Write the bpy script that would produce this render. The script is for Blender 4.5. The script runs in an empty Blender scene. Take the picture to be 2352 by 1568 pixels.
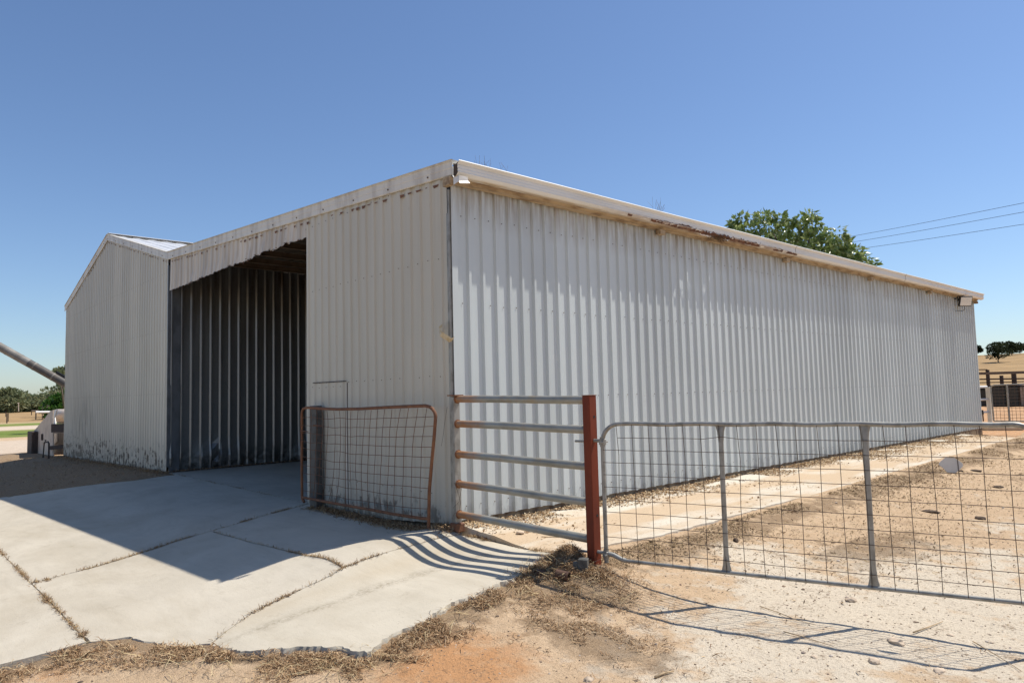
import bpy, math, random
import numpy as np
from mathutils import Vector, Matrix, noise
from mathutils.geometry import delaunay_2d_cdt
random.seed(7)
S = bpy.context.scene
# ------------------------------------------------------------------ camera
F_PX, YAW, PITCH, ROLL = 1619.4872, 0.8336, 0.0715, -0.0249
CAM = Vector((6.5477, -4.9928, 1.5))
fwd = Vector((-math.sin(YAW)*math.cos(PITCH), math.cos(YAW)*math.cos(PITCH), math.sin(PITCH)))
rgt = Vector((math.cos(YAW), math.sin(YAW), 0)); upv = rgt.cross(fwd)
c_, s_ = math.cos(ROLL), math.sin(ROLL)
R2 = rgt*c_ + upv*s_; U2 = upv*c_ - rgt*s_
cd = bpy.data.cameras.new('camera'); cam = bpy.data.objects.new('camera', cd); S.collection.objects.link(cam)
cd.sensor_width = 36; cd.sensor_fit = 'HORIZONTAL'; cd.lens = 36*F_PX/2352; cd.clip_start = .05; cd.clip_end = 6000
M = Matrix(((R2.x, U2.x, -fwd.x), (R2.y, U2.y, -fwd.y), (R2.z, U2.z, -fwd.z))).to_4x4(); M.translation = CAM
cam.matrix_world = M; S.camera = cam
# ------------------------------------------------------------------ sky, sun, exposure
SUN_DIR = Vector((.215, .525, 1)).normalized()
ELEV = math.asin(SUN_DIR.z)
w = bpy.data.worlds.new('World'); S.world = w; w.use_nodes = True
wn = w.node_tree; bg = wn.nodes['Background']
sky = wn.nodes.new('ShaderNodeTexSky'); sky.sky_type = 'NISHITA'; sky.sun_disc = False
sky.sun_elevation = ELEV; sky.sun_rotation = math.atan2(SUN_DIR.x, SUN_DIR.y)
sky.air_density = 1.0; sky.dust_density = .5; sky.ozone_density = 1.7; sky.altitude = 100
wb = wn.nodes.new('ShaderNodeMix'); wb.data_type = 'RGBA'; wb.blend_type = 'MULTIPLY'; wb.inputs[0].default_value = 1; wb.inputs[7].default_value = (.92, 1.025, 1.18, 1)   # the camera's cool white balance
wn.links.new(sky.outputs[0], wb.inputs[6]); wn.links.new(wb.outputs[2], bg.inputs[0]); bg.inputs[1].default_value = .106
sl = bpy.data.lights.new('sun', 'SUN'); sl.energy = 5.0; sl.angle = math.radians(.53); sl.color = (1, .95, .865)
so = bpy.data.objects.new('sun', sl); S.collection.objects.link(so); so.rotation_euler = SUN_DIR.to_track_quat('Z', 'Y').to_euler()
S.view_settings.view_transform = 'Standard'; S.view_settings.look = 'None'; S.view_settings.exposure = .10; S.view_settings.gamma = 1
S.render.engine = 'CYCLES'; S.cycles.max_bounces = 6; S.cycles.diffuse_bounces = 4

# ------------------------------------------------------------------ helpers
col = S.collection
def tag(o, label=None, cat=None, group=None, kind=None):
    if label: o['label'] = label
    if cat: o['category'] = cat
    if group: o['group'] = group
    if kind: o['kind'] = kind
    return o
def thing(name, loc, label, cat, group=None):
    o = bpy.data.objects.new(name, None); col.objects.link(o); o.location = loc; o.empty_display_size = .2
    return tag(o, label, cat, group)
def link_mesh(name, me, mat, parent=None, smooth=False):
    o = bpy.data.objects.new(name, me); col.objects.link(o)
    if mat: me.materials.append(mat)
    if smooth:
        me.polygons.foreach_set('use_smooth', [True]*len(me.polygons))
    if parent:
        o.parent = parent
        p = parent; off = Vector((0, 0, 0))
        while p: off += p.location; p = p.parent
        o.location = -off
    return o
class MB:
    def __init__(s): s.v = []; s.f = []
    def quad(s, a, b, c, d): n = len(s.v); s.v += [tuple(a), tuple(b), tuple(c), tuple(d)]; s.f.append((n, n+1, n+2, n+3)); return s
    def poly(s, pts): n = len(s.v); s.v += [tuple(p) for p in pts]; s.f.append(tuple(range(n, n+len(pts)))); return s
    def box(s, c, sz, rz=0, M=None, bev=0):
        x, y, z = sz[0]/2, sz[1]/2, sz[2]/2
        n = len(s.v)
        if bev:
            b = bev; P = []
            for zz, k in ((-z, 1), (-z+b, 0), (z-b, 0), (z, 1)):
                bx = x-b*k; by = y-b*k
                P += [(-bx+b*(1-k), -by, zz), (bx-b*(1-k), -by, zz), (bx, -by+b*(1-k), zz), (bx, by-b*(1-k), zz), (bx-b*(1-k), by, zz), (-bx+b*(1-k), by, zz), (-bx, by-b*(1-k), zz), (-bx, -by+b*(1-k), zz)]
            F = [tuple(reversed(range(8)))]
            for l in range(3):
                for i in range(8): F.append((l*8+i, l*8+(i+1) % 8, (l+1)*8+(i+1) % 8, (l+1)*8+i))
            F.append(tuple(range(24, 32)))
        else:
            P = [(i, j, k) for k in (-z, z) for (i, j) in ((-x, -y), (x, -y), (x, y), (-x, y))]
            F = [(3, 2, 1, 0), (4, 5, 6, 7), (0, 1, 5, 4), (1, 2, 6, 5), (2, 3, 7, 6), (3, 0, 4, 7)]
        R = M if M else Matrix.Rotation(rz, 3, 'Z')
        for p in P: q = R @ Vector(p); s.v.append((q.x+c[0], q.y+c[1], q.z+c[2]))
        s.f += [tuple(n+i for i in f) for f in F]; return s
    def beam(s, a, b, w, h, up=Vector((0, 0, 1))):
        a = Vector(a); b = Vector(b); d = (b-a); L = d.length; d.normalize()
        sd = d.cross(up).normalized(); u = sd.cross(d)
        M = Matrix((sd, d, u)).transposed()
        return s.box((a+b)/2, (w, L, h), M=M)
    def tube(s, pts, r, n=8, caps=True, rad=None):
        pts = [Vector(p) for p in pts]; base = len(s.v); prev = None
        for i, p in enumerate(pts):
            if i == 0: d = pts[1]-pts[0]
            elif i == len(pts)-1: d = pts[-1]-pts[-2]
            else: d = (pts[i+1]-pts[i]).normalized()+(pts[i]-pts[i-1]).normalized()
            d.normalize()
            if prev is None:
                a = d.cross(Vector((0, 0, 1)))
                if a.length < .05: a = d.cross(Vector((1, 0, 0)))
                a.normalize()
            else: a = (prev-d*prev.dot(d)).normalized()
            prev = a; b = d.cross(a); rr = rad[i] if rad else r
            for k in range(n):
                t = 2*math.pi*k/n; q = p+(a*math.cos(t)+b*math.sin(t))*rr; s.v.append(tuple(q))
        for i in range(len(pts)-1):
            for k in range(n):
                s.f.append((base+i*n+k, base+i*n+(k+1) % n, base+(i+1)*n+(k+1) % n, base+(i+1)*n+k))
        if caps:
            s.f.append(tuple(base+k for k in reversed(range(n)))); s.f.append(tuple(base+(len(pts)-1)*n+k for k in range(n)))
        return s
    def build(s, name, mat, parent=None, smooth=False, extra=()):
        v = list(s.v); f = list(s.f); idx = [0]*len(f)
        for k, (e, em) in enumerate(extra):     # small fixings of the same part, own material
            o_ = len(v); v += e.v; f += [tuple(i+o_ for i in q) for q in e.f]; idx += [k+1]*len(e.f)
        me = bpy.data.meshes.new(name); me.from_pydata(v, [], f); me.update()
        o = link_mesh(name, me, mat, parent, smooth)
        for e, em in extra: me.materials.append(em)
        if extra: me.polygons.foreach_set('material_index', idx)
        return o
def arc(c, r, a0, a1, n, ex, ez):   # arc points in the plane ex, ez
    c = Vector(c); return [c+Vector(ex)*r*math.cos(a0+(a1-a0)*i/n)+Vector(ez)*r*math.sin(a0+(a1-a0)*i/n) for i in range(n+1)]
def autosmooth(o, ang=35):
    me = o.data; me.polygons.foreach_set('use_smooth', [True]*len(me.polygons))
    me.set_sharp_from_angle(angle=math.radians(ang))
def ray(u, v):
    d = R2*((u-1176)/F_PX)+U2*(-(v-784)/F_PX)+fwd; return d
def at(u, v, axis, val):            # a photo pixel (2352 wide) on the real plane axis = val
    d = ray(u, v); t = (val-CAM[axis])/d[axis]; return CAM+d*t
def interp(x, xs, ys):
    if x <= xs[0]: return ys[0]
    for i in range(1, len(xs)):
        if x <= xs[i]:
            t = (x-xs[i-1])/(xs[i]-xs[i-1]); return ys[i-1]+t*(ys[i]-ys[i-1])
    return ys[-1]
def sm(x, a, b):
    t = min(1, max(0, (x-a)/(b-a))); return t*t*(3-2*t)

# ------------------------------------------------------------------ ground shape
def slab_z(x, y):
    t = max(0, -y)
    z = interp(t, [0, 1.0, 1.6, 2.0, 2.4, 3, 4, 6, 10], [-.12, -.14, -.175, -.235, -.30, -.38, -.46, -.53, -.6])
    z += .012*min(0, x+1)*min(1, t/2.5)
    f = 1-sm(t, 1.0, 2.2)
    z += .10*math.exp(-((x+.05)/.42)**2)*f
    z -= .035*math.exp(-((x-.85)/.4)**2)*sm(t, .1, .8)*(1-sm(t, 1.6, 2.6))
    z += .04*sm(x, 1, 1.7)*(1-sm(t, .1, .7))
    z += .10*sm(x, .2, 2.2)*sm(t, 1.6, 3.2)
    return z
def path_z(x, y): return -.036*(sm(y, .1, .8))-(.055-.018*sm(y, .1, .8))*max(0, min(x, 2.2))-(.05*(1-sm(y, -.2, .9)))*sm(x, .3, 1.0)
def hill_z(x, y):
    if y < 20: return 0
    wgt = sm((x+.62*y)/y, 0, .2)
    return wgt*interp(y, [20, 25, 45, 60, 80, 100, 120, 140, 160, 180, 200, 260, 400], [0, .05, .15, .5, 1.2, 2.3, 3.8, 5.2, 6.6, 7.7, 8.2, 8.6, 8])
def back_edge(t): return interp(t, [0, .2, .85, 1.63, 2.88, 4.9, 8], [9.92, 10.06, 10.07, 10.8, 12.4, 15, 19])
def slab_in(x, y):
    xr = interp(-y, [0, .3, .48, .77, 1.03, 1.34, 1.65, 1.9, 2.18, 2.45], [1.66, 1.66, 1.68, 1.8, 1.85, 1.88, 1.95, 2.01, 2.08, 2.2])
    yf = interp(x, [-.2, -.13, .26, .86, 1.33, 1.75, 2.2], [-9, -3.63, -3.34, -3.05, -2.95, -2.62, -2.45])
    return min(xr-x, y-yf, back_edge(max(0, -y))+x, .02-y+.5)
def ter(x, y):
    t = max(0, -y)
    zr = interp(x, [1.7, 1.95, 2.4, 3.2, 5, 12, 40], [-.118, -.135, -.235, -.31, -.34, -.36, -.3])+.035*sm(y, 2.5, 8)*(1-sm(x, 1.9, 2.8))
    zr += .13*sm(y, 3, 20)+.17*sm(y, 17, 24)
    zf = interp(-y, [0, 1, 2, 3, 4, 6, 12], [-.24, -.27, -.33, -.42, -.5, -.56, -.62])+.012*max(-12, min(0, x+1))*min(1, t/2.5)+.08*sm(x, .2, 2.2)*sm(t, 1.6, 3.2)
    k = max(sm(x, 1.2, 3.0)*sm(y, -4, -.6), sm(y, -.1, .5)*sm(x, 1.0, 1.6))
    z = zf*(1-k)+zr*k
    if x < -8.5:
        zl = interp(-x, [9, 10.7, 16.7, 22, 30, 60], [-.14, -.13, -.26, -.36, -.47, -.6])+interp(t, [0, 1, 2.3, 3.5, 8], [0, -.05, -.25, -.33, -.4])*sm(-x, 40, 15)
        k = sm(-x, 8.6, 9.8); z = z*(1-k)+zl*k
    if x < -25 or y > 25:
        pass
    if y < 0 and x < 1.4:
        pass
    if y < .02 and x < 3.4:
        d = slab_in(x, y)            # > 0 on the slab side
        if d > 0:
            k = sm(d, .09, .32); sz = slab_z(x, y); z = min(z, sz-.03)*(1-k)+min(z, sz-.10)*k if x < -9 else sz-(.008+.09*k+.02*sm(x, .9, 1.6))
        elif x > -9:
            k = sm(-d, 0, .55); z = (slab_z(x, y)-(.004+.04*sm(x, .9, 1.6)))*(1-k)+z*k
    if 0 <= y < 18.5 and 0 < x < 1.70: z = min(z, path_z(x, y)-.02-.08*sm(1.70-x, .08, .3))
    if 0 < y < 20.4 and -22.2 < x <= 0: z = -.35
    z += .11*math.exp(-(((x-2.1)/.42)**2+((y+.12)/.38)**2)) + .10*math.exp(-(((x-1.86)/.13)**2+((y+.08)/.15)**2))
    far = sm(math.hypot(x, y), 45, 90)
    z = z*(1-far)+far*(-.55)
    z += hill_z(x, y)
    return z
def rough(x, y):
    a = .012*noise.noise((x*1.3, y*1.3, 3))+.008*noise.noise((x*5, y*5, 1))+.006*noise.noise((x*17, y*17, 7))
    return a
def gz(x, y): return ter(x, y)+rough(x, y)

# ------------------------------------------------------------------ material helpers
class NT:
    def __init__(s, name):
        s.m = bpy.data.materials.new(name); s.m.use_nodes = True; s.t = s.m.node_tree; s.b = s.t.nodes['Principled BSDF']
        s.co = None
    def n(s, typ, **kw):
        x = s.t.nodes.new(typ)
        for k, v in kw.items():
            if k in x.inputs.keys(): x.inputs[k].default_value = v
            else: setattr(x, k, v)
        return x
    def l(s, a, b): s.t.links.new(a, b)
    def coord(s, scale=(1, 1, 1), kind='Object'):
        if not s.co: s.co = s.n('ShaderNodeTexCoord'); s.geo = s.n('ShaderNodeNewGeometry')
        mp = s.n('ShaderNodeMapping'); mp.inputs['Scale'].default_value = scale
        s.l(s.geo.outputs['Position'] if kind == 'World' else s.co.outputs[kind], mp.inputs['Vector']); return mp.outputs[0]
    def noise(s, scale, detail=4, sc=(1, 1, 1), rough=.55, kind='World', dist=0):
        x = s.n('ShaderNodeTexNoise'); x.inputs['Scale'].default_value = scale; x.inputs['Detail'].default_value = detail
        x.inputs['Roughness'].default_value = rough; x.inputs['Distortion'].default_value = dist
        s.l(s.coord(sc, kind), x.inputs['Vector']); return x.outputs['Fac']
    def ramp(s, fac, a, b, inv=False):
        r = s.n('ShaderNodeMapRange'); r.inputs['From Min'].default_value = a; r.inputs['From Max'].default_value = b
        if inv: r.inputs['To Min'].default_value = 1; r.inputs['To Max'].default_value = 0
        s.l(fac, r.inputs['Value']); return r.outputs[0]
    def math(s, op, a, b):
        r = s.n('ShaderNodeMath', operation=op)
        for i, v in enumerate((a, b)):
            if isinstance(v, (int, float)): r.inputs[i].default_value = v
            else: s.l(v, r.inputs[i])
        return r.outputs[0]
    def mix(s, fac, a, b):
        r = s.n('ShaderNodeMix', data_type='RGBA')
        for i, v in ((0, fac), (6, a), (7, b)):
            if isinstance(v, (int, float)): r.inputs[i].default_value = v
            elif isinstance(v, tuple): r.inputs[i].default_value = (*v, 1)
            else: s.l(v, r.inputs[i])
        return r.outputs[2]
    def base(s, c):
        if isinstance(c, tuple): s.b.inputs['Base Color'].default_value = (*c, 1)
        else: s.l(c, s.b.inputs['Base Color'])
    def set(s, **kw):
        for k, v in kw.items():
            k = k.replace('_', ' ')
            if isinstance(v, (int, float)): s.b.inputs[k].default_value = v
            else: s.l(v, s.b.inputs[k])
    def bump(s, h, strength=.3, dist=.01):
        r = s.n('ShaderNodeBump'); r.inputs['Strength'].default_value = strength; r.inputs['Distance'].default_value = dist
        s.l(h, r.inputs['Height']); s.l(r.outputs[0], s.b.inputs['Normal'])
    def sep(s):
        s.coord(); x = s.n('ShaderNodeSeparateXYZ'); s.l(s.geo.outputs['Position'], x.inputs[0]); return x.outputs

def simple(name, c, rough=.6, metal=0, var=.15, scale=8, c2=None, amt=(.45, .65), stretch=(1, 1, 1), bump=0):
    m = NT(name); c2 = c2 or tuple(v*(1-var*2) for v in c)
    f = m.ramp(m.noise(scale, 5, stretch), *amt); m.base(m.mix(f, c, c2)); m.set(Roughness=rough, Metallic=metal)
    if bump: m.bump(m.noise(scale*6, 4, stretch), bump, .004)
    return m.m

def sheet_tone(m, xyz, b, amt=.10, w=.868):
    q = m.math('FLOOR', m.math('DIVIDE', m.math('ADD', xyz[0], xyz[1]), w), 0)
    wn_ = m.n('ShaderNodeTexWhiteNoise', noise_dimensions='1D'); m.l(q, wn_.inputs['W'])
    k = m.n('ShaderNodeMix', data_type='RGBA', blend_type='MULTIPLY'); k.inputs[0].default_value = 1; m.l(b, k.inputs[6])
    cr = m.n('ShaderNodeMapRange'); cr.inputs['To Min'].default_value = 1-amt; cr.inputs['To Max'].default_value = 1+amt*.3; m.l(wn_.outputs[0], cr.inputs['Value'])
    cb = m.n('ShaderNodeCombineColor')
    for i in range(3): m.l(cr.outputs[0], cb.inputs[i])
    m.l(cb.outputs[0], k.inputs[7]); return k.outputs[2]
def cladding(name, c, dirt, rust=0.0, rough=.5, dark_foot=0.0, foot=(-.2, .35), top_dirt=None, metal=0, streak=.5, bump=.25, smudge=False, back=None):
    m = NT(name); xyz = m.sep()
    st = m.ramp(m.noise(1.0, 5, (9, 9, .35)), .42, .72)
    base = m.mix(m.math('MULTIPLY', st, streak), c, dirt)
    big = m.ramp(m.noise(.7, 3), .4, .7)
    base = m.mix(m.math('MULTIPLY', big, .25), base, tuple(v*.8 for v in c))
    if dark_foot:
        g = m.ramp(xyz[2], foot[0], foot[1], True)
        sp = m.ramp(m.math('ADD', m.noise(7, 6, (1, 1, .7), .65), m.math('MULTIPLY', m.math('SUBTRACT', g, .5), .22)), .52, .58)
        f = m.math('MULTIPLY', m.math('MULTIPLY', m.ramp(g, .1, .5), sp), dark_foot)
        base = m.mix(f, base, (.035, .032, .028))
        f2 = m.math('MULTIPLY', g, .35); base = m.mix(f2, base, dirt)
    if smudge:   # grey grime rubbed onto the lower sheets
        q = m.ramp(m.math('ABSOLUTE', m.math('ADD', xyz[0], 19.2), 0), .2, 2.2, True); q2 = m.ramp(m.math('ABSOLUTE', m.math('SUBTRACT', xyz[2], .95), 0), .1, .95, True)
        base = m.mix(m.math('MULTIPLY', m.math('MULTIPLY', q, q2), m.math('MULTIPLY', m.ramp(m.noise(1.6, 5, (3, 3, .6)), .38, .6), .75)), base, (.19, .175, .155))
    if top_dirt:
        g = m.ramp(xyz[2], top_dirt[0], top_dirt[1]); sp = m.ramp(m.noise(3, 5, (6, 6, .6)), .35, .65)
        base = m.mix(m.math('MULTIPLY', m.math('MULTIPLY', g, sp), top_dirt[2]), base, (.22, .15, .085))
    if rust:
        sp = m.ramp(m.noise(14, 6, (1, 1, .7), .7), .66, .72); base = m.mix(m.math('MULTIPLY', sp, rust), base, (.16, .06, .025))
    base = sheet_tone(m, xyz, base)
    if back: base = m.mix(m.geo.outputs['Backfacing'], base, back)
    m.base(base); m.set(Roughness=rough, Metallic=metal)
    if bump: m.bump(m.noise(1.6, 3, (3, 3, .5)), bump, .02)
    return m.m

MAT = {}
MAT['front'] = cladding('weathered_white_sheeting', (.56, .53, .445), (.43, .39, .31), rust=.1, rough=.45, dark_foot=.0)
MAT['frontL'] = cladding('stained_white_sheeting', (.56, .53, .445), (.43, .39, .31), rust=.08, rough=.45, dark_foot=1.0, foot=(-.45, .85), smudge=True, streak=.3)
MAT['frontR'] = cladding('weathered_white_sheeting_with_rusty_foot', (.57, .535, .445), (.43, .39, .31), streak=.3, rust=.2, rough=.45, dark_foot=.7, foot=(-.1, .35))
MAT['side'] = cladding('pale_side_sheeting', (.565, .61, .605), (.48, .50, .47), rust=.10, rough=.40, dark_foot=.2, foot=(0, .3), top_dirt=(3.45, 4.0, .8), streak=.15, bump=0)
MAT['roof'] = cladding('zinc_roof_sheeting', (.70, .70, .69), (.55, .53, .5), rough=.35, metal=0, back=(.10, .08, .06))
def interior_mat():
    m = NT('dull_galvanised_lining'); xyz = m.sep()
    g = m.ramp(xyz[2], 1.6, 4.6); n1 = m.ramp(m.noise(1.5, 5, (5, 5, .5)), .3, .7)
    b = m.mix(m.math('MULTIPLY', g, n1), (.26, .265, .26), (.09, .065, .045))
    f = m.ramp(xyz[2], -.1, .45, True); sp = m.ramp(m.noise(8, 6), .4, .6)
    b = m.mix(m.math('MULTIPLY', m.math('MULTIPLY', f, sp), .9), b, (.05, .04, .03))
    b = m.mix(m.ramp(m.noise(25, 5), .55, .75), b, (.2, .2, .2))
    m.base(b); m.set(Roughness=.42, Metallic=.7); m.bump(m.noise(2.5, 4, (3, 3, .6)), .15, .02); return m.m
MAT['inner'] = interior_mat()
MAT['flash'] = simple('painted_metal_trim', (.66, .63, .56), .42, 0, .12, 3, c2=(.5, .46, .4), stretch=(2, 2, .5), bump=.05)
MAT['gutter'] = simple('pale_gutter_metal', (.74, .71, .65), .38, .1, .1, 2, c2=(.62, .58, .51))
def gutter_mat():
    m = NT('gutter_with_rusted_belly'); xyz = m.sep()
    yr = m.math('MULTIPLY', m.ramp(xyz[1], 2.0, 4.6), m.ramp(xyz[1], 6.6, 8.6, True))
    zl = m.ramp(xyz[2], 4.03, 4.08, True)
    sp = m.ramp(m.noise(3.0, 6, (4, 1, 6), .7), .38, .52)
    f = m.math('MULTIPLY', m.math('MULTIPLY', yr, zl), sp)
    b = m.mix(m.ramp(m.noise(2, 5, (1, .4, 1)), .45, .75), (.71, .72, .70), (.63, .63, .60))
    b = m.mix(f, b, (.13, .045, .015))
    # grime under the belly
    g = m.ramp(xyz[2], 4.004, 4.02, True); b = m.mix(m.math('MULTIPLY', g, m.ramp(m.noise(2.5, 5, (3, 1, 1)), .35, .6)), b, (.46, .35, .21))
    m.base(b); m.set(Roughness=.42); return m.m
MAT['gutterm'] = gutter_mat()
MAT['soffit'] = simple('dirty_eave_board', (.42, .33, .22), .8, 0, .2, 4, c2=(.22, .15, .09), stretch=(3, .8, 3))
MAT['galv'] = simple('galvanised_steel', (.33, .32, .29), .5, .45, .1, 12, c2=(.22, .21, .185), stretch=(1, 1, .6), bump=.04)
def rail_mat():
    m = NT('galvanised_pipe_rusting_at_weld'); xyz = m.sep()
    n = m.noise(6, 6, (1, 1, 1), .65)
    g = m.math('ADD', m.ramp(xyz[0], .15, .75, True), m.math('MULTIPLY', m.math('SUBTRACT', n, .5), 1.6))
    f = m.math('MULTIPLY', m.ramp(g, .1, .85), .95)
    b = m.mix(m.ramp(m.noise(10, 5, (.4, 1, 1)), .4, .7), (.33, .325, .29), (.23, .22, .185))
    b = m.mix(m.math('MULTIPLY', m.ramp(m.noise(4, 5), .55, .7), .5), b, (.33, .24, .13))
    b = m.mix(f, b, (.32, .14, .05)); m.base(b)
    m.set(Roughness=.5, Metallic=m.math('MULTIPLY', m.math('SUBTRACT', 1.0, f), .4)); return m.m
MAT['rail'] = rail_mat()
def rust_mat(name, a, b2, rough=.75):
    m = NT(name); f = m.ramp(m.noise(9, 6, (1, 1, 1), .65), .38, .65); m.base(m.mix(f, a, b2)); m.set(Roughness=rough)
    m.bump(m.noise(60, 4), .15, .003); return m.m
MAT['rust'] = rust_mat('surface_rust', (.24, .10, .042), (.14, .058, .028))
MAT['rustwire'] = rust_mat('rusty_wire', (.19, .085, .04), (.11, .05, .028))
MAT['wire'] = simple('weathered_wire', (.09, .06, .045), .7, .1, .2, 20)
MAT['black'] = simple('black_metal', (.02, .02, .022), .45, .2, .1, 8)
def redpaint():
    m = NT('red_oxide_paint'); n = m.noise(5, 6, (1, 1, 1), .6)
    b = m.mix(m.ramp(m.noise(3, 5, (2, 2, .5)), .4, .7), (.19, .037, .014), (.13, .027, .013))
    b = m.mix(m.ramp(m.noise(11, 6, (1, 1, .6), .7), .70, .74), b, (.30, .22, .13)); m.base(b); m.set(Roughness=.65, Specular_IOR_Level=.25)
    m.bump(m.noise(50, 4), .12, .003); return m.m
MAT['red'] = redpaint()
MAT['timber'] = simple('weathered_timber', (.17, .13, .095), .85, 0, .2, 6, stretch=(6, 6, .6), bump=.2)
MAT['darktimber'] = simple('dark_timber', (.07, .05, .04), .85, 0, .2, 6, stretch=(6, 6, .6))
MAT['cream'] = simple('cream_painted_steel', (.60, .50, .40), .6, 0, .12, 3, c2=(.48, .39, .31), bump=.05)
MAT['white'] = simple('white_plate', (.82, .81, .78), .5, 0, .06, 8)
MAT['glass'] = simple('lamp_glass', (.75, .72, .66), .15, 0, .05, 3)

def concrete(name, c, c2, stain=True):
    m = NT(name); xyz = m.sep()
    b = m.mix(m.ramp(m.noise(.9, 5, dist=.4), .35, .7), c, c2)
    b = m.mix(m.math('MULTIPLY', m.ramp(m.noise(2.2, 6, (1, 3.5, 1), .65), .5, .8), .35), b, tuple(v*.72 for v in c2))
    b = m.mix(m.math('MULTIPLY', m.ramp(m.noise(90, 3), .56, .75), .30), b, tuple(v*.6 for v in c2))
    b = m.mix(m.math('MULTIPLY', m.ramp(m.noise(70, 4), .66, .70), .45), b, (.16, .12, .08))
    b = m.mix(m.math('MULTIPLY', m.ramp(m.noise(.45, 6, (1, 2.2, 1), .7, dist=.8), .46, .72), .5), b, (.36, .30, .21))
    b = m.mix(m.math('MULTIPLY', m.ramp(m.noise(3.5, 6, rough=.75), .62, .74), .35), b, (.22, .17, .11))
    b = m.mix(m.math('MULTIPLY', m.ramp(m.noise(24, 5, rough=.8), .66, .74), .55), b, (.14, .10, .065))
    if stain:   # dirty run-off line down the dished bay
        d = m.math('ABSOLUTE', m.math('SUBTRACT', xyz[0], .93), 0); d = m.math('ADD', d, m.math('MULTIPLY', m.noise(3, 5), .30))
        f = m.ramp(d, .13, .27, True); f = m.math('MULTIPLY', f, m.ramp(m.noise(26, 5, rough=.8), .40, .62)); f = m.math('MULTIPLY', f, m.ramp(xyz[1], -.35, -.8, True) if 0 else .62)
        b = m.mix(m.math('MULTIPLY', f, m.ramp(xyz[1], -.05, -.4)), b, (.17, .13, .075))
        d2 = m.math('ADD', m.math('ABSOLUTE', m.math('SUBTRACT', xyz[0], .55), 0), m.math('MULTIPLY', m.noise(1.2, 5), .9))
        b = m.mix(m.math('MULTIPLY', m.ramp(d2, .35, .75, True), .35), b, (.42, .33, .21))
    m.base(b); m.set(Roughness=.9, Specular_IOR_Level=.25)
    h = m.math('ADD', m.noise(120, 4), m.math('MULTIPLY', m.noise(14, 5, (1, 2.4, 1)), 1.2)); m.bump(h, .35, .005)
    return m.m
MAT['conc'] = concrete('worn_concrete', (.57, .51, .405), (.49, .435, .34))
MAT['conc2'] = concrete('smooth_concrete', (.56, .50, .40), (.48, .425, .335), False)
def pathmat():
    m = NT('dusty_concrete_path'); xyz = m.sep()
    n = m.noise(1.3, 6, (1.6, .5, 1), .6)
    edge = m.ramp(m.math('ABSOLUTE', m.math('SUBTRACT', xyz[0], .95), 0), .25, .8)   # dust collects along the middle
    f = m.ramp(m.math('SUBTRACT', n, m.math('MULTIPLY', edge, .22)), .30, .50)
    b = m.mix(f, (.60, .54, .44), (.52, .395, .265))
    b = m.mix(m.math('MULTIPLY', m.ramp(m.noise(50, 4), .6, .68), .6), b, (.16, .11, .06))
    b = m.mix(m.math('MULTIPLY', m.ramp(m.noise(14, 5), .62, .72), .5), b, (.28, .19, .11))
    m.base(b); m.set(Roughness=.95, Specular_IOR_Level=.2); m.bump(m.noise(60, 5), .35, .008); return m.m
MAT['path'] = pathmat()

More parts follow.
